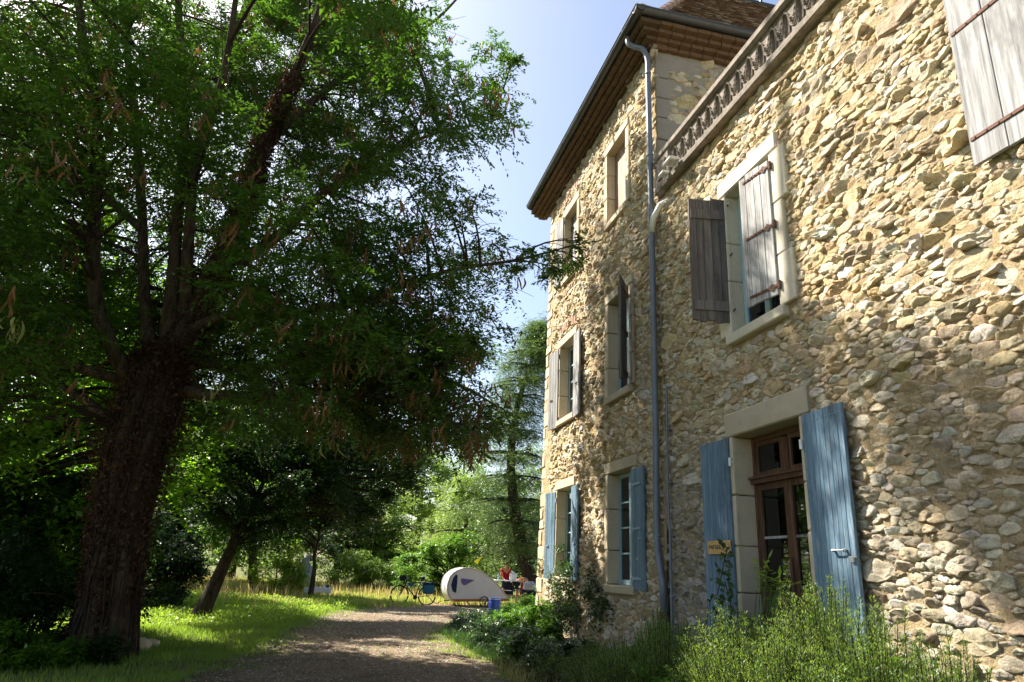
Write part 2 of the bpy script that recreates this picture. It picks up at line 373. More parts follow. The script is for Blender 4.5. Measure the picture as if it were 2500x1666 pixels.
# loose pebbles
def pebbles(n):
    r = np.random.default_rng(21); y = 8.5+19*r.random(n)**1.5; u = r.random(n); x = path_l(y)+(path_r(y)-path_l(y))*u
    z = hgt(x, y)+.014; s = r.uniform(.006, .02, n)*(1+y*.02)
    base = np.array([[1, 0, 0], [0, 1, 0], [-1, 0, 0], [0, -1, 0], [0, 0, .7]])
    ang = r.random(n)*6.28; st = r.uniform(.6, 1.5, n)
    bx = base[:, 0][None]*st[:, None]; by = base[:, 1][None]
    Vx = x[:, None]+s[:, None]*(bx*np.cos(ang)[:, None]-by*np.sin(ang)[:, None]); Vy = y[:, None]+s[:, None]*(bx*np.sin(ang)[:, None]+by*np.cos(ang)[:, None])
    Vz = z[:, None]+s[:, None]*base[:, 2][None]
    V = np.stack([Vx, Vy, Vz], -1).reshape(-1, 3); f = np.array([[0, 1, 4], [1, 2, 4], [2, 3, 4], [3, 0, 4]])
    F = (np.arange(n)[:, None, None]*5+f[None]).reshape(-1, 3)
    g = r.uniform(.12, .5, n); c = np.repeat(np.stack([g, g*.9, g*.78], 1), 5, 0)
    tag(obj('pebbles', V, F, MT['stone'], kind='stuff', col=c), 'loose pale pebbles scattered over the gravel path', 'pebbles')
pebbles(9000)

# ============================================================ the stone house
W = 4.2
house = thing('stone_house', 'old rubble stone house with terrace wing, taller tiled block and blue shutters', 'house', (W, 8.8, 0))
HOUSE_LOC = np.array([W, 8.8, 0.0])
INV = Matrix.Translation((-W, -8.8, 0))
def hp(name, V, F, mat, parent=house, **k):
    """part of the house given in world coordinates"""
    V = np.asarray(V, float).reshape(-1, 3)-HOUSE_LOC
    return obj(name, V, F, mat, parent, **k)
def hmb(mb, name, mat, parent=house, **k): return hp(name, np.array(mb.V), mb.F, mat, parent, **k)

PAL = np.array([(.64, .53, .36), (.69, .61, .46), (.69, .64, .54), (.59, .46, .28), (.54, .48, .38), (.61, .49, .31), (.52, .39, .22), (.43, .35, .25), (.57, .44, .31)])
def rubble(parent, u0, u1, v0, v1, rects, classes, to3, seed, asp, wfn, pal_w, ntop, hk=1.0, greyfn=None):
    r = np.random.default_rng(seed); cs = .012
    nu, nv = int((u1-u0)/asp/cs)+1, int((v1-v0)/cs)+1
    uu = u0/asp+np.arange(nu)*cs; vv = v0+np.arange(nv)*cs
    D = np.minimum(np.minimum(uu-uu[0], uu[-1]-uu)[:, None]+.03, np.minimum(vv-v0, v1-vv)[None, :]+.03)
    for (a, b, c, d) in rects:
        du = np.maximum(a/asp-uu, uu-b/asp)[:, None]; dv = np.maximum(c-vv, vv-d)[None, :]
        sd = np.where((du > 0) & (dv > 0), np.hypot(np.maximum(du, 0), np.maximum(dv, 0)), np.maximum(du, dv))
        D = np.minimum(D, sd)
    P = []; 
    for rad, n in classes:
        C = np.stack([r.integers(0, nu, n), r.integers(0, nv, n)], 1); k = int((rad*2+.30)/cs)
        wts = wfn(uu[C[:, 0]]*asp, vv[C[:, 1]], rad); keep = r.random(n) < wts
        for (i, j) in C[keep]:
            if D[i, j] > rad*.60:
                rr = rad*r.uniform(.88, 1.1)
                P.append((uu[i], vv[j], rr))
                a, b, c, d = max(0, i-k), min(nu, i+k+1), max(0, j-k), min(nv, j+k+1)
                D[a:b, c:d] = np.minimum(D[a:b, c:d], np.hypot(uu[a:b, None]-uu[i], vv[None, c:d]-vv[j])-rr)
    P = np.array(P); n = len(P); X = P[:, :2].astype(np.float32); Rr = P[:, 2]
    K = 12; nn = min(16, n-1)
    NB = np.zeros((n, nn), int)
    for s in range(0, n, 1000):
        d = np.hypot(X[s:s+1000, None, 0]-X[None, :, 0], X[s:s+1000, None, 1]-X[None, :, 1])-Rr[None, :]*.9
        d[np.arange(d.shape[0]), s+np.arange(d.shape[0])] = 9
        NB[s:s+1000] = np.argpartition(d, nn, axis=1)[:, :nn]
    th = np.linspace(0, 2*np.pi, K, endpoint=False)[None, :]+r.uniform(0, .5, (n, 1))
    ph = r.uniform(0, np.pi, (n, 1))*.35*r.choice([-1, 1], (n, 1)); el = r.uniform(.8, 2.4, (n, 1)); ea = np.sqrt(el); eb = 1/ea
    rad = Rr[:, None]*1.5*(1+r.uniform(-.30, .18, (n, K)))/np.sqrt((np.cos(th-ph)/ea)**2+(np.sin(th-ph)/eb)**2)
    for q in range(nn):
        J = NB[:, q]; dx = X[J, 0]-X[:, 0]; dy = X[J, 1]-X[:, 1]; d = np.hypot(dx, dy)+1e-6
        t = (d*d+Rr**2-Rr[J]**2)/(2*d)+.14*Rr; c = np.cos(th-np.arctan2(dy, dx)[:, None])
        lim = np.where(c > .05, t[:, None]/np.maximum(c, .05), 9)
        rad = np.minimum(rad, np.maximum(lim, Rr[:, None]*.35))
    for (a, b, c_, d_) in rects:   # keep clear of the openings
        for (nx_, ny_, off) in ((1, 0, a/asp), (-1, 0, -b/asp), (0, 1, c_), (0, -1, -d_)):
            t = off-(X[:, 0]*nx_+X[:, 1]*ny_)
            inside = (X[:, 0] > a/asp-.25) & (X[:, 0] < b/asp+.25) & (X[:, 1] > c_-.25) & (X[:, 1] < d_+.25) & (t > 0)
            cc = np.cos(th)*nx_+np.sin(th)*ny_
            lim = np.where((cc > .05) & inside[:, None], t[:, None]/np.maximum(cc, .05), 9); rad = np.minimum(rad, lim)
    rad = rad*(1+r.uniform(-.10, .06, (n, K)))
    rad = np.maximum(rad-.003, .008)
    hh = (np.clip(Rr*.44, .013, .042)*r.uniform(.15, 1.7, n)+.001)*hk
    tx = r.normal(0, .26, n); ty = r.normal(.10, .34, n)
    rings = [(1.0, -.9), (.95, .55), (.80, .98), (.45, 1.0)]
    co = np.cos(th); si = np.sin(th); Vs = []
    for kf, kh in rings:
        jr = 1+r.normal(0, .035, (n, K)); du = rad*kf*jr*co; dv = rad*kf*jr*si
        h = hh[:, None]*kh*(1+(r.normal(0, .26, (n, K)) if kh > 0 else 0))+(tx[:, None]*du+ty[:, None]*dv)*(1 if kh > .3 else 0)
        Vs.append(np.stack([(X[:, :1]+du)*asp, X[:, 1:]+dv, h], -1))
    cen = np.stack([X[:, 0]*asp, X[:, 1], hh*(1+r.normal(0, .12, n))], -1)[:, None, :]
    A = np.concatenate(Vs+[cen], 1)                       # n, 4K+1, 3
    V = to3(A[..., 0], A[..., 1], A[..., 2]); nvx = 4*K+1
    qd = []; 
    for q in range(3):
        for k in range(K): qd.append((q*K+k, q*K+(k+1) % K, (q+1)*K+(k+1) % K, (q+1)*K+k))
    tri = [(3*K+k, 3*K+(k+1) % K, 4*K) for k in range(K)]
    pw = np.tile(np.array(pal_w, float)[None], (n, 1)); ci = (pw.cumsum(1)/pw.sum(1, keepdims=True) > r.random((n, 1))).argmax(1)
    C = PAL[ci]*r.uniform(.84, 1.12, (n, 1))*(1+r.uniform(-.04, .04, (n, 3)))
    if greyfn is not None:
        g = greyfn(X[:, 0]*asp, X[:, 1])[:, None]; lum = C.mean(1, keepdims=True)
        C = C*(1-g)+g*(lum*np.array([[.92, .88, .80]])*.78)
    order = np.argsort(-Rr); top = order[:ntop]; rest = order[ntop:]
    fl = [tuple(f) for f in qd]+[tuple(f) for f in tri]
    for i in top:
        o = bpy.data.objects.new('stone', mesh_data('stone', V[i]-HOUSE_LOC, fl, MT['stone'], False, np.repeat(C[i:i+1], nvx, 0)))
        COL.objects.link(o); o.parent = parent
    m = len(rest); VV = V[rest].reshape(-1, 3); b = (np.arange(m)*nvx)[:, None, None]
    tri_all = [[q[0], q[1], q[2]] for q in qd]+[[q[0], q[2], q[3]] for q in qd]+[list(t_) for t_ in tri]
    FF = (b+np.array(tri_all)[None]).reshape(-1, 3)
    hp('rubble_stones', VV, FF, MT['stone'], parent, smooth=False, kind='stuff', col=np.repeat(C[rest], nvx, 0))
    return n
def wall_sheet(u0, u1, v0, v1, step, holes, to3, seed, amp=.010):
    us = set(np.round(np.arange(u0, u1+1e-6, step), 4)) | {u1}; vs = set(np.round(np.arange(v0, v1+1e-6, step), 4)) | {v1}
    us = sorted(u for u in us if all(abs(u-h) > step*.5 for r_ in holes for h in r_[:2])); vs = sorted(v for v in vs if all(abs(v-h) > step*.5 for r_ in holes for h in r_[2:]))
    us = np.array(sorted(set(us) | {h for r_ in holes for h in r_[:2] if u0 <= h <= u1})); vs = np.array(sorted(set(vs) | {h for r_ in holes for h in r_[2:] if v0 <= h <= v1}))
    U, V_ = np.meshgrid(us, vs, indexing='ij')
    h = amp*noise2(U*5, V_*7, seed)+amp*.8*noise2(U*14, V_*18, seed+1)+amp*.5*noise2(U*1.2, V_*1.2, seed+2)
    P = to3(U, V_, h).reshape(-1, 3); nx, ny = U.shape
    i, j = np.meshgrid(np.arange(nx-1), np.arange(ny-1), indexing='ij'); cu = (us[i]+us[i+1])/2; cv = (vs[j]+vs[j+1])/2
    ok = np.ones(cu.shape, bool)
    for (a, b, c, d) in holes: ok &= ~((cu > a) & (cu < b) & (cv > c) & (cv < d))
    a = (i*ny+j)[ok]; return P, np.stack([a, a+ny, a+ny+1, a+1], 1)

# openings: y0, y1 (along the facade), z0, z1
OPN = dict(door=(5.76, 6.95, .12, 2.96), w1=(5.88, 6.82, 4.13, 5.93), w0=(1.95, 2.86, 4.2, 5.98), g0=(2.0, 3.0, 1.2, 2.96))
OPW = dict(a0=(9.76, 10.74, 1.29, 2.97), a1=(9.82, 10.73, 4.25, 5.93), a2=(9.9, 10.76, 7.5, 8.97),
           b0=(12.58, 13.5, 1.35, 2.97), b1=(12.58, 13.5, 4.38, 5.95), b2=(12.54, 13.37, 7.45, 8.97))
OPN.pop('g0')
SUR = .17
def grow(o, m=SUR, t=.2, b=.16): return (o[0]-m, o[1]+m, o[2]-b, o[3]+t)
def near3(u, v, h): return np.stack([W-h+0*u, u+0*h, v+0*h], -1)
def side3(u, v, h): return np.stack([u+0*h, 8.8-h+0*u, v+0*h], -1)
def far3(u, v, h):
    uu = u+np.clip((u-13.8)/.75, 0, 1)*.28*np.clip(1-v/9.5, 0, 1)
    return np.stack([W-.015-h+0*u-.05*np.clip(1-v/3., 0, 1), uu+0*h, v+0*h], -1)
P, F_ = wall_sheet(-1.5, 8.80, -.1, 6.9, .05, list(OPN.values()), near3, 11)
near_wall = hp('wall', P, F_, MT['mortar'], smooth=True, label='sunlit front wall of the low terrace wing, coarse river stones in ochre mortar')
P, F_ = wall_sheet(8.66, 14.55, -.1, 9.8, .05, list(OPW.values()), far3, 31)
far_wall = hp('wall', P, F_, MT['mortar'], smooth=True, label='three storey front wall of the tall block')
P, F_ = wall_sheet(4.2, 9.5, 6.7, 9.8, .06, [], side3, 51, .02)
side_wall = hp('wall', P, F_, MT['plaster'], smooth=True, label='shaded side wall above the terrace, half covered in grey plaster')
def w_near(u, v, r):
    big = np.clip((v-4.2)/2, 0, 1)*np.clip((7.5-u)/3, 0, 1)
    low = np.clip((2.4-v)/1.2, 0, 1)
    if r > .09: return .15+.85*big
    if r > .06: return .45+.35*big+.3*low
    return np.ones_like(u)
def g_near(u, v): return np.clip((3.6-v)/2.4, 0, 1)*.45+np.clip((u-7.1)/.5, 0, 1)*np.clip((3.6-v)/1, 0, 1)*.4
nst = rubble(near_wall, .4, 8.66, .0, 6.86, [grow(o) for o in OPN.values()],
             [(.115, 30), (.088, 130), (.066, 560), (.050, 2000), (.037, 9000), (.028, 30000), (.020, 70000)], near3, 5, 1.95, w_near,
             [3, 3, 1.4, 1.6, 1.0, 1.8, 1.0, .5, .35], 300, .86, g_near)
def w_far(u, v, r): return np.where(r > .07, .35+.4*np.clip((3-v)/3, 0, 1), 1.0)+0*u
def g_far(u, v): return np.clip((3.0-v)/3, 0, 1)*.3+np.clip((v-9.3)/.3, 0, 1)*.3
nst2 = rubble(far_wall, 8.8, 14.05, .0, 9.78, [grow(o) for o in OPW.values()],
              [(.08, 160), (.063, 700), (.050, 2400), (.039, 8000), (.030, 18000), (.023, 22000)], far3, 6, 1.8, w_far,
              [3.4, 3, 1.2, 1.8, 1.0, 1.6, .8, .3, .3], 290, .85, g_far)
rubble(side_wall, 4.4, 9.4, 6.8, 9.72, [(4.1, 4.42, 6.7, 9.9), (4.1, 4.9, 9.45, 9.9)], [(.11, 120), (.08, 400), (.06, 1000), (.04, 3500)], side3, 9, 1.6, lambda u, v, r: .8+0*u,
       [2, 1.4, .8, 2, 1.5, 1, .8, .3, 1], 120, .8)
# quoins at the far corner
r = np.random.default_rng(3); z = 0.05; k = 0
while z < 9.7:
    h = r.uniform(.2, .36); ln = (.24 if k % 2 else .44)*r.uniform(.85, 1.1); b = MB()
    y1 = 14.6+.28*max(0, 1-z/9.5); x0 = W-.06-.05*max(0, 1-z/3)
    b.box(x0+.03, W+.3, y1-ln, y1-.05, z+.012, min(z+h, 9.72)-.012, .008, .018, r)
    hmb(b, 'quoin', MT['ashlar'], far_wall); z += h; k += 1
z = 6.75; k = 0
while z < 9.4:
    h = r.uniform(.25, .42); b = MB(); b.box(W+.005, W+(.30 if k % 2 else .52)*r.uniform(.9, 1.1), 8.775, 8.84, z+.008, min(z+h, 9.72)-.008, .006, .012, r); hmb(b, 'corner_stone', MT['plaster'], side_wall); z += h; k += 1
# remaining shell: side, rear, terrace, inner backing
s = MB(); s.box(W+.05, 12, 14.4, 14.58, -.1, 9.8); s.box(11.8, 12, -1.4, 14.5, -.1, 9.8); s.box(W+.05, 12, -1.5, -1.4, -.1, 7.0)
s.box(9.5, 12, 8.82, 8.9, 6.7, 9.8); s.box(W+.35, 9.6, 8.86, 8.95, 6.7, 9.8); s.box(W+.06, 11.8, -1.4, 8.78, 6.72, 6.86); s.box(W+.06, 11.8, 8.9, 14.4, 9.7, 9.78)
hmb(s, 'wall', MT['plaster'], label='plain rear and end walls')
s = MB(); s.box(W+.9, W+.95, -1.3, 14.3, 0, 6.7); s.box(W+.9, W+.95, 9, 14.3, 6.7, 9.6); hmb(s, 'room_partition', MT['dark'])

# ---------------------------------------------------------- window surrounds
def surround(o, wall, depth=.22, proud=.03, mat='ashlar', lm='ashlar', jambs=True, wide=SUR, lint=.2, sill=.12, seed=1, ragged=False, backx=None):
    r = np.random.default_rng(seed); y0, y1, z0, z1 = o; x0 = W-proud; x1 = W+depth
    for sgn, e in ((-1, y0), (1, y1)):
        z = z0+.003; 
        n = max(3, int((z1-z0)/.5)); cuts = np.linspace(z0, z1, n+1); cuts[1:-1] += r.uniform(-.07, .07, n-1)
        for k in range(n):
            w_ = wide*r.uniform(.85, 1.12)*(1+(.55 if (ragged and k % 2 == 0) else 0))
            b = MB(); a, c = (e-w_, e-.002) if sgn < 0 else (e+.002, e+w_)
            b.box(x0+r.uniform(-.004, .004), x1, a, c, cuts[k]+.004, cuts[k+1]-.004, .003, .012, r); hmb(b, 'jamb_stone', MT[mat], wall)
    b = MB(); b.box(x0-.004, x1, y0-wide*.95, y1+wide*.95, z1+.004, z1+lint, .004, .016, r); hmb(b, 'lintel', MT[lm], wall)
    b = MB(); b.box(W-proud-.035, x1, y0-.08, y1+.08, z0-sill, z0-.003, .003, .012, r); hmb(b, 'sill', MT[lm], wall)
def sash(o, mat, depth=.2, bars=3, midstile=True, th=.045, gx=None, curtain=False, label=None):
    y0, y1, z0, z1 = o; x = W+depth-.06; f = MB(); g = th
    e = .004
    f.box(x, x+.05, y0+e, y0+g+.02, z0, z1); f.box(x, x+.05, y1-g-.02, y1-e, z0, z1)
    f.box(x+.001, x+.049, y0+g+.02, y1-g-.02, z1-g-.02, z1-e); f.box(x+.001, x+.049, y0+g+.02, y1-g-.02, z0+e, z0+g+.03)
    ym = (y0+y1)/2
    if midstile: f.box(x-.008, x+.045, ym-.045, ym+.045, z0+g+.03, z1-g-.02)
    win = hmb(f, 'window', mat, label=label)
    za, zb = z0+g+.03, z1-g-.02; halves = [(y0+g+.02, ym-.045), (ym+.045, y1-g-.02)] if midstile else [(y0+g+.02, y1-g-.02)]
    for (a, b_) in halves:
        for k in range(bars+1):
            p, q = za+(zb-za)*k/(bars+1), za+(zb-za)*(k+1)/(bars+1)
            pn = MB(); pn.box(x+.02, x+.024, a+.002, b_-.002, p+(.012 if k else 0), q-(.012 if k < bars else 0)); hmb(pn, 'pane', MT['glass'], win)
            if k: m = MB(); m.box(x+.008, x+.038, a, b_, p-.012, p+.012); hmb(m, 'glazing_bar', mat, win)
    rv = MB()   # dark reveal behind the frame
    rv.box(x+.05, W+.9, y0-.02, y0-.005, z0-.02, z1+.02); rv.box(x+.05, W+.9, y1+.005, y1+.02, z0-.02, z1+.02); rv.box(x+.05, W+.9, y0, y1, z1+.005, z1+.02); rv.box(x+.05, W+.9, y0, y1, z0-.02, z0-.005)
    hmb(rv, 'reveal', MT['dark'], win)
    if curtain:
        c = MB(); yy = np.linspace(y0+.06, ym-.1, 14); pts = [(x+.12+.015*math.sin(i*1.9), v) for i, v in enumerate(yy)]
        for (xa, ya), (xb, yb) in zip(pts, pts[1:]): c.add([(xa, ya, z0+.1), (xb, yb, z0+.1), (xb, yb, z1-.1), (xa, ya, z1-.1)], [(0, 1, 2, 3)])
        hmb(c, 'curtain', MT['curtain'], win)
    return win
def shutter(hx, hy, z0, z1, w, dirv, side, mat, nb, label, straps=(.1, .5, .9), strapmat='rust', seed=0, ragged=0., warp=0.0, handle=None, fleur=True, strap_len=.86, th=.03, noledge=False):
    """dirv: plan direction from the hinge; side: +-1, which face shows the straps"""
    r = np.random.default_rng(seed); d = np.array([*dirv, 0.]); d /= np.linalg.norm(d); yv = np.cross((0, 0, 1.), d)*side
    R = np.stack([d, yv, (0, 0, 1)], 0); O = np.array([hx, hy, 0.])
    def put(mb, name, mt, par, **k): return hp(name, np.array(mb.V)@R+O, mb.F, mt, par, **k)
    led = MB(); led.box(.02, w-.02, -th-.018, -th-.001, z1-.3, z1-.18); sh = put(led, 'shutter', mat, house, label=label)
    led = MB(); led.box(.02, w-.02, -th-.018, -th-.001, z0+.15, z0+.27); put(led, 'ledge', mat, sh)
    cuts = np.linspace(0, w, nb+1); cuts[1:-1] += r.uniform(-.12, .12, nb-1)*w/nb
    for k in range(nb):
        b = MB(); b.box(cuts[k]+.0018, cuts[k+1]-.0018, -th, r.uniform(-.002, .002), z0+r.uniform(0, ragged), z1-r.uniform(0, ragged), .0012, .004, r)
        put(b, 'plank', mat, sh)
    for f in straps:
        z = z0+(z1-z0)*f; b = MB(); L_ = w*strap_len
        b.box(-.035, L_, .003, .009, z-.016, z+.016, .001, .003, r)
        if fleur:
            c = w*.14; b.add([(c-.04, .0095, z-.012), (c, .0095, z-.045), (c+.045, .0095, z-.012), (c+.045, .0095, z+.012), (c, .0095, z+.045), (c-.04, .0095, z+.012)], [(0, 1, 2, 3, 4, 5)])
        for q in np.linspace(.08, L_-.04, 6): b.cyl((q, .011, z), 'y', .007, .006, 6)
        put(b, 'hinge_strap', MT[strapmat], sh)
    for f in ((.1, .9) if len(straps) == 0 else straps):
        pn = MB(); z = z0+(z1-z0)*f; pn.cyl((-.035, .0, z), 'z', .016, .09, 8)
        pn.box(-.04, -.03, -.10, 0., z-.01, z+.01); put(pn, 'hinge_pin', MT['white'] if strapmat == 'blue_iron' else MT[strapmat], sh)
    if handle is not None:
        b = MB(); u, z, L_, vert = handle; b.box(u-L_/2, u+L_/2, .012, .022, z-.008, z+.008); b.box(u-L_/2, u-L_/2+.012, 0, .014, z-.012, z+.012); b.box(u+L_/2-.012, u+L_/2, 0, .014, z-.012, z+.012)
        put(b, 'bar_handle', MT[strapmat if strapmat != 'blue_iron' else 'blue_iron'], sh)
    return sh, put
surround(OPN['w1'], near_wall, .2, .045, 'ashlar_w', 'ashlar_w', seed=2, wide=.16, lint=.22, ragged=True)
surround(OPN['w0'], near_wall, .2, .045, 'ashlar_w', 'ashlar_w', seed=3, wide=.19)
surround(OPN['door'], near_wall, .26, .04, 'ashlar', 'lintel', seed=4, wide=.16, lint=.27, sill=.1)
for i, (k, o) in enumerate(OPW.items()):
    surround(o, far_wall, .2, .05, 'ashlar', 'lintel' if k in ('a0', 'a1') else 'ashlar', seed=10+i, wide=.16, lint=.18 if k != 'b2' else .2)
for k, lb in (('w1', 'first floor window of the terrace wing'), ('w0', 'first floor window beside the pale shutter')): sash(OPN[k], MT['pale_blue'], .2, 2, label=lb)
sash(OPW['a0'], MT['pale_blue'], .2, 3, curtain=True, label='tall ground floor window nearest the drainpipe, glazing bars painted pale blue')
sash(OPW['a1'], MT['pale_blue'], .2, 3, label='first floor window nearest the drainpipe'); sash(OPW['b1'], MT['pale_blue'], .2, 3); sash(OPW['b0'], MT['pale_blue'], .2, 3)
for k in ('a2', 'b2'):       # boarded up top floor openings
    y0, y1, z0, z1 = OPW[k]; fr = MB(); fr.box(W+.13, W+.16, y0+.003, y1-.003, z0+.003, z0+.08); fr.box(W+.13, W+.16, y0+.003, y1-.003, z1-.08, z1-.003)
    bd = hmb(fr, 'boarding', MT['red_wood' if k == 'a2' else 'pale_wood'], label='boards closing the top floor window' )
    cc = np.linspace(y0+.003, y1-.003, 6)
    for q in range(5): b = MB(); b.box(W+.105, W+.129, cc[q]+.002, cc[q+1]-.002, z0+.003, z1-.003, .001, .003); hmb(b, 'plank', MT['red_wood' if k == 'a2' else 'pale_wood'], bd)
# brick relieving arches over two windows
for (yc, z, n) in ((13.04, 6.15, 9), (12.95, 9.2, 9)):
    ar = MB(); ar.box(W+.0, W+.05, yc-.5, yc+.5, z+.01, z+.05); a_ = hmb(ar, 'brick_arch', MT['mortar'], far_wall if False else house)
    for q in range(n):
        t = (q-(n-1)/2)/n*1.0; b = MB(); zz = z+.02+.12*(1-(2*t)**2)
        b.box(W-.045, W+.04, yc+t*1.05-.04, yc+t*1.05+.04, zz, zz+.17, .003, .006); hmb(b, 'brick', MT['brick'] if yc > 99 else MT['hiptile'], a_)

# ---------------------------------------------------------- the glazed door
y0, y1, z0, z1 = OPN['door']; X0 = W+.2
f = MB(); f.box(X0, X0+.06, y0+.003, y0+.05, z0, z1-.003); f.box(X0, X0+.06, y1-.05, y1-.003, z0, z1-.003); f.box(X0+.001, X0+.059, y0+.05, y1-.05, z1-.06, z1-.003)
f.box(X0-.05, X0+.07, y0+.02, y1-.02, 2.44, 2.49); f.box(X0-.075, X0+.05, y0+.01, y1-.01, 2.49, 2.515); f.box(X0+.001, X0+.055, 6.30, 6.40, 2.52, z1-.08)
door = hmb(f, 'door', MT['brown'], label='brown wooden double glazed door with transom light above')
for (a, b_) in ((y0+.05, 6.30), (6.40, y1-.05)):      # transom casements
    c = MB(); zz0, zz1 = 2.52, z1-.06; c.box(X0+.01, X0+.045, a+.004, a+.05, zz0, zz1); c.box(X0+.01, X0+.045, b_-.05, b_-.004, zz0, zz1); c.box(X0+.011, X0+.044, a+.05, b_-.05, zz0+.003, zz0+.055); c.box(X0+.011, X0+.044, a+.05, b_-.05, zz1-.05, zz1-.003)
    hmb(c, 'transom_frame', MT['brown'], door); p = MB(); p.box(X0+.025, X0+.029, a+.05, b_-.05, zz0+.055, zz1-.05); hmb(p, 'pane', MT['glass'], door)
for (a, b_) in ((y0+.054, 6.345), (6.352, y1-.054)):
    c = MB(); top = 2.437
    c.box(X0+.005, X0+.05, a, a+.065, z0+.01, top); c.box(X0+.005, X0+.05, b_-.065, b_, z0+.01, top); c.box(X0+.006, X0+.049, a+.065, b_-.065, top-.065, top); c.box(X0+.006, X0+.049, a+.065, b_-.065, z0+.01, z0+.16)
    c.box(X0+.006, X0+.049, a+.065, b_-.065, 1.25, 1.35); c.box(X0+.02, X0+.035, a+.065, b_-.065, z0+.16, 1.25); c.box(X0-.004, X0+.02, a+.1, b_-.1, 1.19, 1.215)
    leaf = hmb(c, 'door_leaf', MT['brown'], door)
    m = MB(); m.box(X0+.01, X0+.04, a+.065, b_-.065, 1.865, 1.89); hmb(m, 'glazing_bar', MT['pale_wood'], door)
    for (p_, q_) in ((1.35, 1.865), (1.89, top-.065)): p = MB(); p.box(X0+.025, X0+.029, a+.065, b_-.065, p_, q_); hmb(p, 'pane', MT['glass'], door)
m = MB(); m.cyl((X0-.02, 6.348, 1.3), 'z', .012, .75, 8); m.box(X0-.03, X0, 6.31, 6.385, 1.28, 1.32); hmb(m, 'door_bolt', MT['rust'], door)
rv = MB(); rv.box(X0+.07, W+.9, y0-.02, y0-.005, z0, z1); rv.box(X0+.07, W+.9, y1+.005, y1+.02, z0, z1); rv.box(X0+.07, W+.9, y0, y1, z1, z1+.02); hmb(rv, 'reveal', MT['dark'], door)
st = MB(); st.box(W-.32, W+.3, y0-.1, y1+.1, -.02, .11, .004, .02); hmb(st, 'doorstep', MT['ashlar'])

# ---------------------------------------------------------- shutters
NEGY, POSY = (0, -1), (0, 1)
def ang(a, s=1): a = math.radians(a); return (-math.sin(a), s*math.cos(a))
sh, put = shutter(W-.07, 7.0, .24, 2.95, .58, ang(2), 1, MT['blue'], 8, 'left blue shutter of the glazed door, carrying a small wooden sign', (), 'blue_iron', 1)
# the small wooden sign
b = MB(); b.box(.0, .46, .012, .03, 1.70, 1.845, .004, .004); sg = put(b, 'sign_board', MT['red_wood'], sh); sg['label'] = 'small varnished wooden name board with dark carved lettering'
sg.data.materials[0] = wood_mat('varnished_sign_wood', (.42, .24, .08), (.66, .42, .17), (3, 20, 20), .45)
lt = MB(); r = np.random.default_rng(12)
def stroke(pts, w=.006): lt.tube([(.46-u, .0335, z) for u, z in pts], w, 5)
zb = 1.755
for k, st_ in enumerate([[(.04, 0), (.04, .04)], [(.04, .04), (.062, .04), (.062, .02), (.04, .02)], [(.08, .0), (.08, .042), (.1, .0), (.1, .042)], [(.118, .0), (.12, .04)], [(.135, .0), (.135, .04), (.155, .04)],
                     [(.135, .02), (.15, .02)], [(.17, 0), (.182, .042), (.195, 0)], [(.21, .0), (.21, .04), (.23, .03), (.21, .02), (.232, 0)], [(.25, 0), (.25, .04)], [(.268, .04), (.268, .0), (.29, .0)], [(.3, -.004), (.33, -.006)]]): stroke([(u, zb+z) for u, z in st_], .0055)
stroke([(.345+.03*math.cos(a), 1.79+.03*math.sin(a)) for a in np.linspace(.2, 4.6, 12)], .005); stroke([(.355, 1.735), (.385, 1.72), (.40, 1.76)], .007)
put(lt, 'lettering', MT['dark_wood'], sh)
sh, put = shutter(W-.06, 5.68, .24, 2.95, .61, (-.06, -1), -1, MT['blue'], 9, 'right blue shutter of the glazed door, patched with sun, bar handle and bolt', (), 'blue_iron', 2)
b = MB(); b.tube([(.33, .012, 1.715), (.33, .035, 1.715), (.49, .035, 1.715), (.49, .012, 1.715)], .007, 6); b.cyl((.33, .02, 1.715), 'y', .016, .02, 8); b.cyl((.49, .02, 1.715), 'y', .016, .02, 8); put(b, 'bar_handle', MT['steel'], sh)
b = MB(); b.box(.52, .62, .006, .014, 1.655, 1.667); b.box(.55, .59, .003, .02, 1.62, 1.66); put(b, 'bolt', MT['steel'], sh)
b = MB()
for z in list(np.arange(.5, 2.9, .13)): b.cyl((.03, .004, z), 'y', .006, .006, 6)
for u in np.arange(.05, .6, .066): b.cyl((u, .004, 2.87), 'y', .006, .006, 6)
put(b, 'nail', MT['blue_iron'], sh)
A1 = 'grey weathered shutter of the terrace wing window, '
shutter(W-.03, 6.86, 4.26, 5.90, .45, ang(80), -1, MT['dark_wood'], 5, 'grey shutter standing out from the wall, shade put into its darker wood', (.1, .53, .94), 'rust', 3, .035, handle=(.3, 5.18, .17, 0))  # darker wood than the sunlit twin: shade of this face put into colour
shutter(W-.07, 5.86, 4.24, 5.86, .47, ang(9), 1, MT['grey_wood'], 4, 'sunlit grey shutter almost closed over the window, iron straps', (.07, .5, .94), 'rust', 4, .03)
shutter(W-.07, 2.86, 4.30, 6.15, .60, (-.03, 1), 1, MT['pale_wood'], 2, 'large silvery shutter high at the near end of the wall', (.12, .62), 'rust', 5, .02, strap_len=.97)
shutter(W-.07, 9.74, 1.24, 2.93, .50, (-.05, -1), -1, MT['blue'], 5, 'blue shutter right of the ground floor window by the drainpipe', (.09, .49, .86), 'blue_iron', 6, handle=(.36, 1.93, .12, 0), strap_len=.75)
shutter(W-.09, 9.80, 4.24, 5.92, .45, ang(146), 1, MT['dark_wood'], 4, 'dark wooden shutter half open beside the drainpipe', (.1, .5, .9), 'rust', 7)
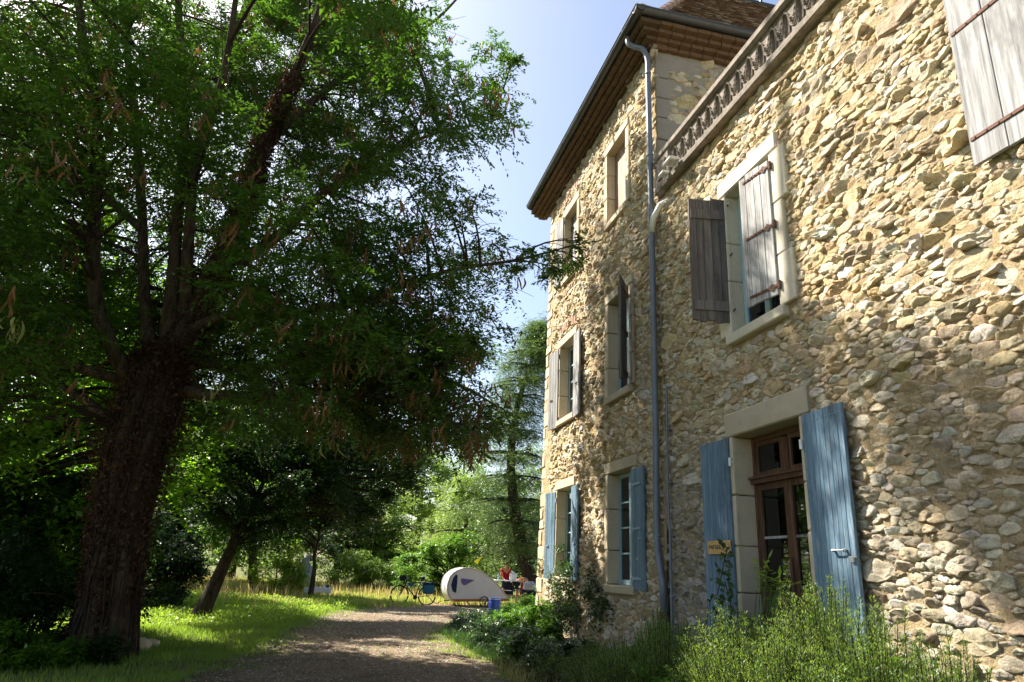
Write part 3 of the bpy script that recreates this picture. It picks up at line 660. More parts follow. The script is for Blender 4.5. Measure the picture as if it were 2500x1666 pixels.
for (z0, z1, mt, sm, nm) in ((1.3, 2.95, 'blue', 'blue_iron', 'blue ground floor'), (4.25, 5.93, 'pale_wood', 'rust', 'pale grey first floor')):
    shutter(W-.07, 13.56, z0, z1, .46, ang(8), 1, MT[mt], 4, f'{nm} shutter left of the far window', (), sm, int(z0*10), handle=(.3, z0+.62, .1, 0))
    shutter(W-.07, 12.54, z0, z1, .50, (-.10, -1), -1, MT[mt], 4, f'{nm} shutter right of the far window', (), sm, int(z0*10)+1, handle=(.3, z0+.62, .1, 0))
shutter(W-.07, 13.42, 7.45, 9.02, .46, ang(6), 1, MT['pale_wood'], 4, 'pale grey top floor shutter left of the far window', (), 'rust', 50)

# ---------------------------------------------------------- terrace band with pierced blocks
tb = MB(); tb.box(W-.12, W+.32, -1.4, 8.62, 6.90, 7.005, .003, .015); tb.box(W-.10, W+.03, 8.16, 8.60, 7.005, 7.44, .003, .008); tb.box(W-.12, W-.1, 8.24, 8.5, 7.08, 7.36, .0, .005)
band = hmb(tb, 'terrace_parapet', MT['concrete'], label='pierced concrete parapet of the terrace')
tb = MB(); tb.box(W-.115, W+.3, -1.4, 8.64, 7.455, 7.57, .003, .02); tb.box(W-.09, W+.3, -1.4, 8.62, 7.44, 7.456); hmb(tb, 'coping', MT['concrete'], band)
bk = MB(); bk.box(W+.02, W+.26, -1.4, 8.6, 7.0, 7.44); hmb(bk, 'backing', MT['terracotta'], band)
def ring_pts(cx, cz, w, h, n):
    """stadium outline"""
    r_ = w/2; out = []
    for k in range(n):
        a = 2*math.pi*(k+.5)/n; x, z = r_*math.cos(a), r_*math.sin(a); out.append((cx+x, cz+z+(h/2-r_ if z > 0 else -(h/2-r_))))
    return out
PIT = .242; Z0, Z1 = 7.005, 7.44; u = MB(); zc = 7.225
def pierced(c0, c1, hole):     # plate cell c0..c1 with a hole through it
    n = len(hole); hx = sum(p[0] for p in hole)/n; hz = sum(p[1] for p in hole)/n; outer = []
    for (x, z) in hole:
        dx, dz = x-hx, (z-hz); t = min(((c1-hx)/dx if dx > 0 else (c0-hx)/dx) if abs(dx) > 1e-6 else 9, ((Z1-hz)/dz if dz > 0 else (Z0-hz)/dz) if abs(dz) > 1e-6 else 9)
        outer.append((hx+dx*t, hz+dz*t))
    for c in ((c0, Z0), (c1, Z0), (c1, Z1), (c0, Z1)):
        k = min(range(n), key=lambda i: (outer[i][0]-c[0])**2+(outer[i][1]-c[1])**2); outer[k] = c
    V = [(-.055, x, z) for x, z in hole]+[(-.055, x, z) for x, z in outer]+[(.022, x, z) for x, z in hole]
    u.add(V, [(k, (k+1) % n, n+(k+1) % n, n+k) for k in range(n)]+[(k, (k+1) % n, 2*n+(k+1) % n, 2*n+k) for k in range(n)])
pierced(-PIT/2, .052, ring_pts(-.035, zc-.01, .066, .30, 20)); pierced(.052, PIT/2, ring_pts(.086, zc-.03, .032, .05, 12))
def rid(pts, rad=.009, closed=False): u.tube([(-.066, a, b) for a, b in pts], rad, 6, closed=closed)
rid(ring_pts(-.035, zc-.01, .088, .325, 24), closed=True); rid(ring_pts(.086, zc-.03, .052, .072, 14), closed=True)
rid(smooth_path(np.array([(-.035-.062, 0, zc+.10), (-.035-.062, 0, zc-.08), (-.035-.045, 0, zc-.165), (-.02, 0, zc-.19)]), 4)[:, [0, 2]])
rid(smooth_path(np.array([(-.05, 0, zc+.175), (-.01, 0, zc+.172), (.026, 0, zc+.12), (.028, 0, zc-.02), (.045, 0, zc-.09), (.085, 0, zc-.095), (.125, 0, zc-.05), (.132, 0, zc+.06)]), 4)[:, [0, 2]])
rid(smooth_path(np.array([(.04, 0, zc+.10), (.05, 0, zc+.03), (.085, 0, zc+.02), (.118, 0, zc+.05)]), 4)[:, [0, 2]])
blk = None; y = 8.16-PIT/2
while y > 3.2:
    if blk is None:
        blk = u.build('pierced_block', MT['concrete'], band, smooth=False)
        blk.location = (0, y-8.8, 0); b0 = blk
    else: c = b0.copy(); COL.objects.link(c); c.parent = band; c.location = (0, y-8.8, 0)
    y -= PIT
pl = MB(); pl.box(W-.05, W+.02, -1.4, y+PIT/2, 7.005, 7.44); hmb(pl, 'panel', MT['concrete'], band)

# ---------------------------------------------------------- eaves: brick cornice, gutters, roof
DBR = simple('dark_eaves_brick', (.11, .07, .042), .9, .15, 0, .55, 10, .5, .01)  # darker brown brick for the front courses short of the far end
cor = MB(); cor.box(W-.02, W+.3, 8.72, 14.9, 9.78, 10.1); cor.box(W+.3, 11.9, 8.78, 8.95, 9.78, 10.1); cornice = hmb(cor, 'cornice', MT['mortar'])
r = np.random.default_rng(8)
for k in range(4):
    o = .085*(k+1); zz = 9.76+.085*k
    y = 8.80-o
    while y < 14.85+o:
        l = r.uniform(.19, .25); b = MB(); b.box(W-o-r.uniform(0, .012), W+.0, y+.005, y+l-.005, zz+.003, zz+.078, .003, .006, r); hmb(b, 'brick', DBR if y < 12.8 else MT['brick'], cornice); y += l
    x = W
    while x < 8.6:
        l = r.uniform(.19, .25); b = MB(); b.box(x+.005, x+l-.005, 8.80-o-r.uniform(0, .012), 8.80, zz+.003, zz+.078, .003, .006, r); hmb(b, 'brick', MT['brick'], cornice); x += l
gut = MB()
def half_round(P, Q, r_=.085, n=8):
    P = np.array(P, float); Q = np.array(Q, float); d = Q-P; L_ = np.linalg.norm(d); d /= L_; s_ = np.cross(d, (0, 0, 1.)); V = []
    for rr in (r_, r_-.006):
        for p in (P, Q):
            for k in range(n+1): a = math.pi*k/n; V.append(p+s_*rr*math.cos(a)-np.array([0, 0, 1.])*rr*math.sin(a))
    m = n+1; F = [(k, k+1, m+k+1, m+k) for k in range(n)]+[(2*m+k, 2*m+k+1, 3*m+k+1, 3*m+k) for k in range(n)]
    F += [(0, m, 3*m, 2*m), (n, m+n, 3*m+n, 2*m+n)]+[(k, k+1, 2*m+k+1, 2*m+k) for k in range(n)]+[(m+k, m+k+1, 3*m+k+1, 3*m+k) for k in range(n)]
    gut.add(V, F)
    gut.tube([P-s_*r_, Q-s_*r_], .011, 6)
    gut.tube([P+s_*r_, Q+s_*r_], .011, 6)
    for q in np.arange(.6, L_, 1.15): half_joint(P+d*q, d, s_, r_)
def half_joint(c, d, s_, r_):
    V = []
    for dd in (-.012, .012):
        for k in range(9): a = math.pi*k/8; V.append(c+d*dd+s_*(r_+.006)*math.cos(a)-np.array([0, 0, 1.])*(r_+.006)*math.sin(a))
    gut.add(V, [(k, k+1, 9+k+1, 9+k) for k in range(8)])
GX, GY, GZ = 3.80, 8.42, 10.19
half_round((GX, GY-.085, GZ), (GX, 15.26, GZ)); half_round((GX-.085, GY, GZ), (12.0, GY, GZ)); half_round((GX, 15.26, GZ), (12, 15.26, GZ))
hmb(gut, 'gutter', MT['zinc'])
fb = MB(); fb.box(GX+.06, W+.1, 8.5, 15.2, 10.10, 10.13); fb.box(W+.1, 12, 8.5, 8.9, 10.10, 10.13); hmb(fb, 'eaves_board', MT['dark_wood'])
# roof
def roofz(d): return np.interp(d, [0, .6, 2.5], [10.2, 10.78, 13.7])
E0x, E0y = GX+.03, GY+.03; AP = 2.55
rf = MB(); Yb = 15.23; c1 = (E0x+.6, E0y+.6, 10.74); c2 = (E0x+AP, E0y+AP, 13.72)
q = [(E0x, E0y, 10.19), (12.2, E0y, 10.19), (12.2, E0y+.6, 10.74), c1, (12.2, E0y+AP, 13.72), c2, (E0x, Yb, 10.19), (E0x+.6, Yb-.6, 10.74), (E0x+AP, Yb-AP, 13.72), (12.2, Yb-AP, 13.72), (12.2, Yb-.6, 10.74), (12.2, Yb, 10.19)]
rf.add(q, [(0, 1, 2, 3), (3, 2, 4, 5), (0, 3, 7, 6), (3, 5, 8, 7), (6, 7, 10, 11), (7, 8, 9, 10), (5, 4, 9, 8)]); roof = hmb(rf, 'roof', MT['tile'])
r = np.random.default_rng(4); TV = []; n_t = 0
def tile_rows(face):
    d = .02
    while d < AP-.02:
        z = float(roofz(d)); slope = (roofz(d+.05)-roofz(d))/.05; step = .105/math.hypot(1, slope); a = E0x+d; b_ = 12.0 if face == 0 else 15.2-d
        x = (E0x+d if face == 0 else E0y+d)+r.uniform(0, .1)
        while x < (9.6 if face == 0 else Yb-d):
            w_ = r.uniform(.15, .18); lift = .012+r.uniform(0, .012); up = .17
            n_ = np.array([-slope, 1.0])/math.hypot(1, slope)
            p0 = (d, z); p1 = (d+up/math.hypot(1, slope), z+up*slope/math.hypot(1, slope)); j = r.uniform(-.01, .01)
            for (dd, zz, lf) in ((p0[0]+j, p0[1]+j*slope, lift+.018), (p1[0], p1[1], .002)):
                for xx in (x, x+w_-.006):
                    for th_ in (-.016, 0): TV.append((xx, dd-(-n_[0])*(-(lf+th_))*0+n_[0]*(lf+th_), zz+n_[1]*(lf+th_), face))
            x += w_
        d += step
tile_rows(0); tile_rows(1); TV = np.array(TV); f0 = TV[:, 3] == 0
XYZ = np.where(f0[:, None], np.stack([TV[:, 0], E0y+TV[:, 1], TV[:, 2]], 1), np.stack([E0x+TV[:, 1], TV[:, 0], TV[:, 2]], 1))
nt_ = len(XYZ)//8; ft = np.array([[0, 1, 3, 2], [1, 5, 7, 3], [0, 2, 6, 4], [0, 4, 5, 1], [2, 3, 7, 6]]); FF = (np.arange(nt_)[:, None, None]*8+ft[None]).reshape(-1, 4)
tm = r.uniform(0, 1, nt_); tc = np.stack([.15+.14*tm, .095+.085*tm, .07+.055*tm], 1); lichen = r.random(nt_) < .14; tc[lichen] = (.42, .36, .28)
hp('roof_tiles', XYZ, FF, MT['stone'], roof, kind='stuff', col=np.repeat(tc, 8, 0))
for k in range(15):
    t0 = .06+k*.17; t1 = t0+.23; b = MB(); pts = [(E0x+t, E0y+t, float(roofz(t))+.035) for t in (t0, t1)]; b.tube(pts, [.085, .068], 9); hmb(b, 'hip_tile', MT['hiptile'], roof)
b = MB(); b.box(c2[0]-.05, 12.2, c2[1]-.06, c2[1]+.12, 13.70, 13.80); [b.box(x, x+.05, c2[1]-.06, c2[1]+.1, 13.8, 13.86) for x in np.arange(c2[0], 12, .75)]; hmb(b, 'ridge_cap', MT['zinc'], roof)

# ---------------------------------------------------------- pipes and lamps
b = MB(); pth = smooth_path(np.array([(3.84, 8.98, 10.10), (3.84, 8.97, 9.98), (3.92, 8.90, 9.86), (4.03, 8.80, 9.75), (4.09, 8.77, 9.55), (4.09, 8.76, 9.3)]), 5)
b.tube(np.vstack([pth, [(4.09, 8.75, 6.7), (4.08, 8.74, 3.4), (4.08, 8.78, 2.2), (4.075, 8.76, 1.75), (4.09, 8.66, 1.35), (4.09, 8.64, 1.0)]]), .044, 12)
for z in (9.25, 7.7, 6.3, 4.9, 4.6, 3.2, 1.95): b.cyl((4.09, 8.755 if z > 2 else 8.77, z), 'z', .05, .035, 12)
dp = hmb(b, 'downpipe', MT['pipe'], smooth=True)
b = MB(); b.tube([(4.09, 8.64, 1.02), (4.09, 8.62, .0)], .062, 12); hmb(b, 'pipe_shoe', MT['castiron'], dp)
b = MB(); b.tube([(4.09, 8.74, 6.36), (4.08, 8.66, 6.55), (4.12, 8.50, 6.70), (4.25, 8.42, 6.78)], [.046, .046, .042, .04], 12); hmb(b, 'outlet_elbow', MT['white'], dp, smooth=True)
b = MB(); b.tube(smooth_path(np.array([(4.2, 8.40, 3.86), (4.14, 8.42, 3.88), (4.12, 8.46, 3.8), (4.12, 8.49, 3.0), (4.12, 8.5, 2.2), (4.12, 8.47, 1.9), (4.12, 8.5, .2)]), 5), .018, 8)
for z in (3.3, 2.6, 1.2): b.box(4.11, 4.2, 8.46, 8.53, z, z+.02)
hmb(b, 'thin_pipe', MT['pipe'], smooth=True)
for (y, z, nm, s_) in ((7.86, 7.02, 'white floodlight under the parapet, larger one further from the pipe', 1.25), (8.16, 7.0, 'small white floodlight nearest the downpipe', .85)):
    t = thing('floodlight', nm, 'floodlight', (W-.12, y, z), 0)
    b = MB(); b.box(-.13*s_, 0, -.09*s_, .09*s_, -.012, .03, 0, .008); b.build('lamp_head', MT['white'], t)
    b = MB(); b.box(-.1*s_, -.03, -.06*s_, .06*s_, -.02, -.0125); b.build('lamp_glass', MT['steel'], t)
    b = MB(); b.box(-.02, .015, -.03, .03, -.07, -.01); b.build('bracket', MT['white'], t)
# ============================================================ vegetation
def leafquads(P, D, Nn, L, Wd, fold=0.0):
    """diamond leaves: base P, direction D, side-normal Nn, length L, width Wd"""
    D = D/(np.linalg.norm(D, axis=1)[:, None]+1e-9); Sd = np.cross(D, Nn); Sd /= np.linalg.norm(Sd, axis=1)[:, None]+1e-9
    L = np.broadcast_to(L, (len(P),))[:, None]; Wd = np.broadcast_to(Wd, (len(P),))[:, None]
    up = np.cross(Sd, D)*fold*Wd
    V = np.stack([P, P+D*L*.45+Sd*Wd*.5+up, P+D*L, P+D*L*.45-Sd*Wd*.5+up], 1)
    return V.reshape(-1, 3)
def quadfaces(n): return (np.arange(n)[:, None]*4+np.arange(4)[None]).astype(np.int32)
def unit(v): return v/(np.linalg.norm(v, axis=-1, keepdims=True)+1e-9)
def tubes_obj(name, paths, mat, parent, n=5, smooth=True, kind=None):
    Vs, Fs, b = [], [], 0
    for pts, rad in paths:
        pts = np.asarray(pts, float); rad = np.broadcast_to(np.asarray(rad, float), (len(pts),)); R_ = tube_rings(pts, rad, n).reshape(-1, 3); m = len(pts)
        i, k = np.meshgrid(np.arange(m-1), np.arange(n), indexing='ij')
        f = np.stack([i*n+k, i*n+(k+1) % n, (i+1)*n+(k+1) % n, (i+1)*n+k], -1).reshape(-1, 4)+b
        Vs.append(R_); Fs.append(f); b += len(R_)
    return obj(name, np.concatenate(Vs), np.concatenate(Fs), mat, parent, smooth, kind)
def local(root, V): return np.asarray(V)-np.array(root.location)[None]
def sprays(C, R_, r, per, leaf, lw, droop=.35, flat=.45, frond=14, twl=.9):
    """feathery foliage: every cluster gets twigs, every twig leaflets on both sides"""
    Ps, Ds, Ns = [], [], []; T = []
    nC = len(C); nt_ = per
    c = np.repeat(C, nt_, 0); rr = np.repeat(R_, nt_)
    d = unit(r.normal(0, 1, (nC*nt_, 3))*np.array([1, 1, flat])); base = c+unit(r.normal(0, 1, c.shape))*(rr*r.random(len(c))**.5*.75)[:, None]*np.array([1, 1, .7])
    ln = rr*twl*r.uniform(.5, 1.1, len(c))
    t = np.linspace(.08, 1, frond)[None, :, None]
    side = unit(np.cross(d, np.array([0, 0, 1.])))[:, None, :]
    bend = r.uniform(-.3, .3, (len(c), 1, 1))
    P = base[:, None, :]+d[:, None, :]*ln[:, None, None]*t+side*bend*ln[:, None, None]*t*t-np.array([0, 0, 1.])*(droop*ln*r.uniform(.4, 1.5, len(c)))[:, None, None]*t*t
    m = P.shape[1]; sg = np.where(np.arange(m) % 2 == 0, 1., -1.)[None, :, None]
    D = d[:, None, :]*.55+side*sg*r.uniform(.6, 1.2, (len(c), m, 1))+r.normal(0, .28, P.shape)-np.array([0, 0, .25])
    Nn = np.array([0, 0, 1.])+r.normal(0, .35, P.shape)
    P = P+r.normal(0, .012, P.shape)
    L = leaf*r.uniform(.65, 1.25, (len(c)*m)); return P.reshape(-1, 3), D.reshape(-1, 3), Nn.reshape(-1, 3), L, L*lw, (base, d, ln)
def poly_in(px, py, poly):
    inside = np.zeros(len(px), bool); n = len(poly); j = n-1
    for i in range(n):
        xi, yi = poly[i]; xj, yj = poly[j]
        c = ((yi > py) != (yj > py)) & (px < (xj-xi)*(py-yi)/((yj-yi)+1e-9)+xi); inside ^= c; j = i
    return inside
def at_arr(px, py, Y):
    d = FW[None]*F_PX+RT[None]*(px[:, None]-1250)-UP[None]*(py[:, None]-833); d = d/d[:, 1:2]*Y[:, None]; d[:, 2] += EYE; return d

# ------------------------------------------------ the big locust tree
TB = at(232, 1600, 11.9); TB[2] = float(hgt(TB[0], TB[1]))
locust = thing('locust_tree', 'huge old honey locust with leaning ivy clad trunk, many stems and hanging brown pods', 'tree', tuple(TB))
def limb(pts, rads, k=6):
    P = np.array([at(*p) for p in pts]); Q = smooth_path(P, k); R_ = np.interp(np.linspace(0, len(pts)-1, len(Q)), np.arange(len(pts)), rads); return Q, R_
trunk = limb([(225, 1690, 11.9), (236, 1600, 11.9), (262, 1480, 11.95), (282, 1350, 12.0), (305, 1220, 12.0), (335, 1080, 12.05), (385, 940, 12.1), (420, 850, 12.1)], [.60, .47, .38, .355, .36, .40, .38, .32])
limbs = [
    limb([(400, 930, 12.1), (480, 760, 12.2), (560, 600, 12.2), (612, 450, 12.1), (650, 330, 12.0), (720, 180, 11.8), (790, 0, 11.6), (840, -200, 11.5), (860, -420, 11.4)], [.28, .24, .21, .17, .13, .10, .08, .06, .04]),
    limb([(585, 640, 12.2), (700, 560, 12.1), (780, 480, 12.0), (900, 400, 11.6), (1050, 330, 11.3), (1200, 300, 11.0)], [.12, .09, .07, .05, .03, .01]),
    limb([(370, 900, 12.1), (352, 700, 12.3), (345, 500, 12.6), (330, 300, 12.9), (312, 140, 13.1), (300, -60, 13.3), (290, -350, 13.5)], [.13, .09, .085, .08, .07, .06, .04]),
    limb([(405, 880, 12.1), (425, 640, 12.0), (440, 450, 12.0), (452, 250, 12.0), (440, 90, 12.0), (430, -100, 12.1), (420, -400, 12.3)], [.14, .10, .09, .08, .07, .06, .04]),
    limb([(330, 960, 12.0), (240, 760, 11.5), (228, 560, 11.3), (240, 400, 11.2), (215, 200, 11.1), (190, 0, 11.0), (150, -250, 11.0)], [.13, .11, .10, .09, .08, .06, .03]),
    limb([(450, 780, 12.1), (462, 560, 11.8), (480, 400, 11.7), (540, 210, 11.5), (575, 0, 11.4), (600, -250, 11.3)], [.12, .09, .08, .07, .05, .03]),
    limb([(430, 820, 12.1), (560, 770, 11.8), (720, 765, 11.5), (900, 730, 11.2), (1080, 665, 10.9), (1260, 635, 10.6), (1400, 600, 10.3), (1480, 585, 10.1)], [.11, .08, .06, .05, .035, .025, .012, .006]),
    limb([(300, 930, 12.0), (140, 880, 11.4), (0, 820, 11.0), (-160, 800, 10.6)], [.09, .07, .05, .02]),
    limb([(420, 950, 12.1), (560, 970, 11.5), (720, 960, 11.2), (880, 960, 11.0), (1030, 1000, 10.9), (1150, 1060, 10.8)], [.12, .09, .07, .05, .035, .02]),
    limb([(470, 880, 12.1), (620, 900, 12.6), (800, 860, 13.0), (950, 880, 13.4), (1120, 940, 13.6), (1210, 990, 13.8)], [.12, .09, .07, .05, .035, .02]),
    limb([(300, 1050, 12.0), (180, 960, 12.6), (60, 900, 13.2), (-80, 860, 13.6)], [.10, .07, .05, .03]),
    limb([(345, 560, 12.5), (200, 420, 13.4), (80, 250, 14.2), (-40, 60, 14.8)], [.08, .07, .05, .03]),
    limb([(452, 300, 12.0), (360, 150, 11.2), (250, 30, 10.6), (150, -100, 10.2)], [.05, .045, .03, .02]),
    limb([(640, 360, 12.0), (760, 250, 12.8), (900, 140, 13.4), (1050, 60, 13.8), (1150, -40, 14.0)], [.10, .08, .06, .04, .02]),
    limb([(470, 700, 12.0), (420, 560, 13.5), (480, 350, 14.8), (560, 120, 15.8), (640, -120, 16.4)], [.10, .09, .08, .06, .03]),
]
r = np.random.default_rng(42)
tp, tr_ = trunk; th = np.linspace(0, 2*np.pi, 28, endpoint=False)
RG = tube_rings(tp, np.ones(len(tp)), 28)-tp[:, None, :]
lob = 1+.10*np.sin(th*5+1)[None, :]+.06*np.sin(th*9)[None, :]+.05*noise2(np.arange(len(tp))[:, None]*.6+th*0, th[None, :]*3, 61)
flare = 1+.55*np.clip(1-np.arange(len(tp))/7., 0, 1)[:, None]*np.clip(np.cos(th-2.6), 0, 1)[None]**2
V = tp[:, None, :]+RG*(tr_[:, None]*lob*flare)[..., None]; V = V.reshape(-1, 3); m = len(tp); i, k = np.meshgrid(np.arange(m-1), np.arange(28), indexing='ij')
obj('trunk', local(locust, V), np.stack([i*28+k, i*28+(k+1) % 28, (i+1)*28+(k+1) % 28, (i+1)*28+k], -1).reshape(-1, 4), MT['bark'], locust, True)
for Q, R_ in limbs: tubes_obj('limb', [(local(locust, Q), R_)], MT['bark'], locust, 9)
# vine stems winding round the trunk
vs = []
for q in range(26):
    a0 = r.uniform(0, 6.28); tw = r.uniform(-1.5, 1.5); n = 16; ii = np.linspace(2, len(tp)-1-r.integers(0, 10), n); c = np.stack([np.interp(ii, np.arange(len(tp)), tp[:, x]) for x in range(3)], 1); rad = np.interp(ii, np.arange(len(tp)), tr_)
    a = a0+tw*np.linspace(0, 1, n)+.12*np.sin(np.linspace(0, 9, n)+q); vs.append((local(locust, c+np.stack([np.cos(a), np.sin(a), 0*a], 1)*(rad*1.12+.01)[:, None]), r.uniform(.006, .02)))
tubes_obj('ivy_stems', vs, MT['bark2'], locust, 5, kind='stuff')
OUT = [(-260, -900), (1050, -900), (1180, -300), (990, 0), (1110, 40), (1235, 95), (1275, 165), (1210, 205), (1262, 262), (1180, 330), (1090, 345), (1120, 425), (1180, 505), (1070, 515), (1040, 590), (1190, 565), (1270, 600),
       (1360, 600), (1470, 560), (1475, 610), (1340, 680), (1220, 690), (1215, 780), (1180, 850), (1060, 850), (1130, 930), (1215, 985), (1225, 1030), (1120, 1090), (1060, 1090), (940, 1060), (830, 1020), (640, 1040), (450, 1060), (300, 1010), (120, 1060), (-100, 1100), (-260, 1000)]
HOLES = [(955, 500, 62, 48), (1010, 395, 30, 20), (1075, 890, 60, 34), (905, 640, 26, 22), (700, 80, 24, 30), (120, 520, 50, 30), (395, 470, 18, 30), (500, 480, 16, 34), (1000, 250, 20, 16), (830, 250, 18, 18), (180, 590, 30, 22), (420, 660, 16, 40), (640, 700, 24, 20), (980, 1000, 30, 20), (330, 400, 14, 30), (770, 930, 22, 26), (60, 640, 26, 20), (340, 90, 14, 34), (500, 130, 14, 40)]
cs = []
px = r.uniform(-700, 1500, 9000); py = r.uniform(-900, 1110, 9000); ok = poly_in(px, py, OUT)
for hx, hy, a, b in HOLES: ok &= ((px-hx)/(a*1.35))**2+((py-hy)/(b*1.35))**2 > 1
px, py = px[ok], py[ok]
for x, y in zip(px, py):
    edge = np.clip((x-600)/600, 0, 1); Y = (12.2-1.6*edge)+r.normal(0, 1)*(2.1-1.5*edge)
    if x < 650 and y < 500 and r.random() < .6: Y = 12.6+abs(r.normal(0, 2.0))
    if y < 0: Y = 12.5+r.normal(0, 2.6)
    if 150 < x < 600 and y > 500: Y = 12.9+abs(r.normal(0, 1.8))
    Y = float(np.clip(Y, 8.6, 18.5)); s = 76 if y > 0 else 135
    if x > 1250: s = 50
    if all((x-a)**2+(y-b)**2+((Y-c)*75)**2 > s*s for a, b, c in cs): cs.append((x, y, Y))
cs = np.array(cs); CC = at_arr(cs[:, 0], cs[:, 1], cs[:, 2]); CR = np.where(cs[:, 0] > 1230, .22, r.uniform(.48, .68, len(cs)))
CR = np.where(cs[:, 1] < -30, .85, CR)
xt = np.stack([r.uniform(-3.6, 1.3, 75), r.uniform(12.3, 17, 75), r.uniform(4.7, 6.6, 75)], 1); CC = np.concatenate([CC, xt]); CR = np.concatenate([CR, np.full(75, .6)]); cs = np.concatenate([cs, np.tile([900., 950., 13.], (75, 1))])
def add_cl(pts, rad_, px_=800., py_=-200.):
    global CC, CR, cs
    CC = np.concatenate([CC, pts]); CR = np.concatenate([CR, np.full(len(pts), rad_)]); cs = np.concatenate([cs, np.tile([px_, py_, 13.], (len(pts), 1))])
def to_px(Pw):
    q = Pw-np.array([0, 0, EYE]); z_ = q@FW; return 1250+F_PX*(q@RT)/z_, 833-F_PX*(q@UP)/z_
LIMX, LIMZ = [0, 3.5, 6, 8, 10, 11.2, 12, 13, 15], [1.6, 2.7, 3.9, 5.4, 7.2, 7.6, 6.0, 4.2, 3.6]
yw_ = np.concatenate([r.uniform(1.5, 9, 420), r.uniform(9, 11.8, 120)]); zw_ = r.random(len(yw_))*(np.interp(yw_, LIMX, LIMZ)-.4); kk_ = r.uniform(8.5, 17, len(yw_)); Q = np.stack([0*yw_+4.2, yw_, zw_], 1)+kk_[:, None]*np.array(S)[None]  # crown clusters added along sun rays to shade the lower wall
qx, qy = to_px(Q); ok_ = poly_in(qx, qy, OUT) & (Q[:, 2] < 17) & (Q[:, 1] < 18); Q = Q[ok_]; sel = []
for q in Q:
    if all(np.linalg.norm(q-s_) > .72 for s_ in sel): sel.append(q)
sel = np.array(sel); qx, qy = to_px(sel); add_cl(sel[qy < -160], .75); add_cl(sel[(qy >= -160) & (qy < 10)], .6, 800., -50.);
gx_ = r.uniform(-4.2, 1.6, 320); gy_ = r.uniform(8.5, 25, 320); okg = gy_ < np.interp(gx_, [-4.5, -2.8, -1, 1, 2], [11.5, 13.5, 18, 23, 26]); kk_ = r.uniform(5.8, 9.5, 320); Q = np.stack([gx_, gy_, 0*gx_], 1)+kk_[:, None]*np.array(S)[None]; qx, qy = to_px(Q); okg &= poly_in(qx, qy, OUT) & (Q[:, 1] < 20); g2 = []  # more leaf clusters added up the sun rays to shade the lawn
for q in Q[okg]:
    if all(np.linalg.norm(q-s_) > 1.0 for s_ in g2) and q[2] > 3.9: g2.append(q)
add_cl(np.array(g2), .65, 950., 600.); print('lawn shade', len(g2)); qx, qy = to_px(sel)
lpx, lpy = r.uniform(820, 1185, 60), r.uniform(800, 1075, 60); add_cl(at_arr(lpx, lpy, r.uniform(10.8, 13.8, 60)), .5, 1100., 900.)
add_cl(sel[qy >= 10], .6, 950., 300.); print('shade clusters', len(sel))
tpx, tpy = r.uniform(380, 800, 46), r.uniform(-60, 270, 46); add_cl(at_arr(tpx, tpy, r.uniform(13.8, 17.2, 46)), .62, 600., 100.)
kk = (4.2-CC[:, 0])/(-S[0]); yw, zw = CC[:, 1]-kk*S[1], CC[:, 2]-kk*S[2]
lim = np.interp(yw, [0, 3.5, 6, 8, 10, 11.2, 12, 13, 15], [1.6, 2.7, 3.9, 5.4, 7.2, 7.6, 6.0, 4.2, 3.6])
keep = (CC[:, 0]+CR < 4.05) & ~((zw+.35 > lim) & (cs[:, 1] < 25)) & ~((zw-.3 > lim) & (yw < 7.5)) & ~((cs[:, 0] < 300) & (cs[:, 1] > 820) & (r.random(len(CC)) < .6))
for gx, gy, gz, gr_ in ((3.4, 4.35, 1.2, .75), (3.15, 5.5, .9, .45), (3.9, 5.4, 1.6, .30), (3.4, 3.3, .9, .5), (4.1, 5.35, 2.5, .25), (4.1, 7.3, 2.3, .2), (1.2, 13, 0, .45), (1.8, 16, 0, .5), (.6, 19, 0, .5), (4.2, 4.6, 2.0, .3), (4.2, 13.6, 2.3, .8), (4.2, 10.9, 1.8, .25)):   # gaps cut in the crown so sun patches reach these spots
    q = CC-np.array([gx, gy, gz]); al = q@np.array(S); pe = np.linalg.norm(q-al[:, None]*np.array(S)[None], axis=1); keep &= ~(pe < gr_+CR*.45)
CC, CR, cs = CC[keep], CR[keep], cs[keep]
print('locust clusters', len(CC))
LP = np.concatenate([q for q, _ in limbs]); br = []
for c, R_, s in zip(CC, CR, cs):
    w_ = np.linalg.norm((LP-c)*np.array([1, 1, 1.3]), axis=1)+np.clip(LP[:, 2]-c[2], 0, 9)*(.6 if s[0] < 1150 else 3); p = LP[w_.argmin()]
    d = np.linalg.norm(c-p)
    if (s[0] > 1150 and d > 1.6) or d > 2.9: continue
    tt = np.linspace(0, 1, 7)[:, None]; mid = (p+c)/2+np.array([0, 0, .22*d])+r.normal(0, .06*d, 3)
    path = (1-tt)**2*p+2*tt*(1-tt)*mid+tt*tt*c; r0 = min(.012+.011*d, .05); br.append((path, np.linspace(r0, .006, 7)))
    for q in range(5):
        e = c+unit(r.normal(0, 1, 3)*np.array([1, 1, .5]))*R_*1.15; s0 = path[r.integers(3, 7)]; t3 = np.linspace(0, 1, 4)[:, None]; br.append((s0+(e-s0)*t3+np.array([0, 0, -.08])*t3*t3+r.normal(0, .02, (4, 3)), np.linspace(.007, .003, 4)))
tubes_obj('twigs', [(local(locust, a), b) for a, b in br], MT['twig'], locust, 4, kind='stuff')
inview = cs[:, 1] > -60
P1 = sprays(CC[inview & (cs[:, 0] <= 1230)], CR[inview & (cs[:, 0] <= 1230)], r, 30, .082, .42, frond=20); far_ = cs[:, 0] > 1230; P3 = sprays(CC[inview & far_], CR[inview & far_], r, 13, .08, .42, frond=16); P2 = sprays(CC[~inview], CR[~inview], r, 24, .15, .5, frond=14)
P, D, Nn, L, Wd = [np.concatenate([a, b, c_]) for a, b, c_ in zip(P1[:5], P2[:5], P3[:5])]
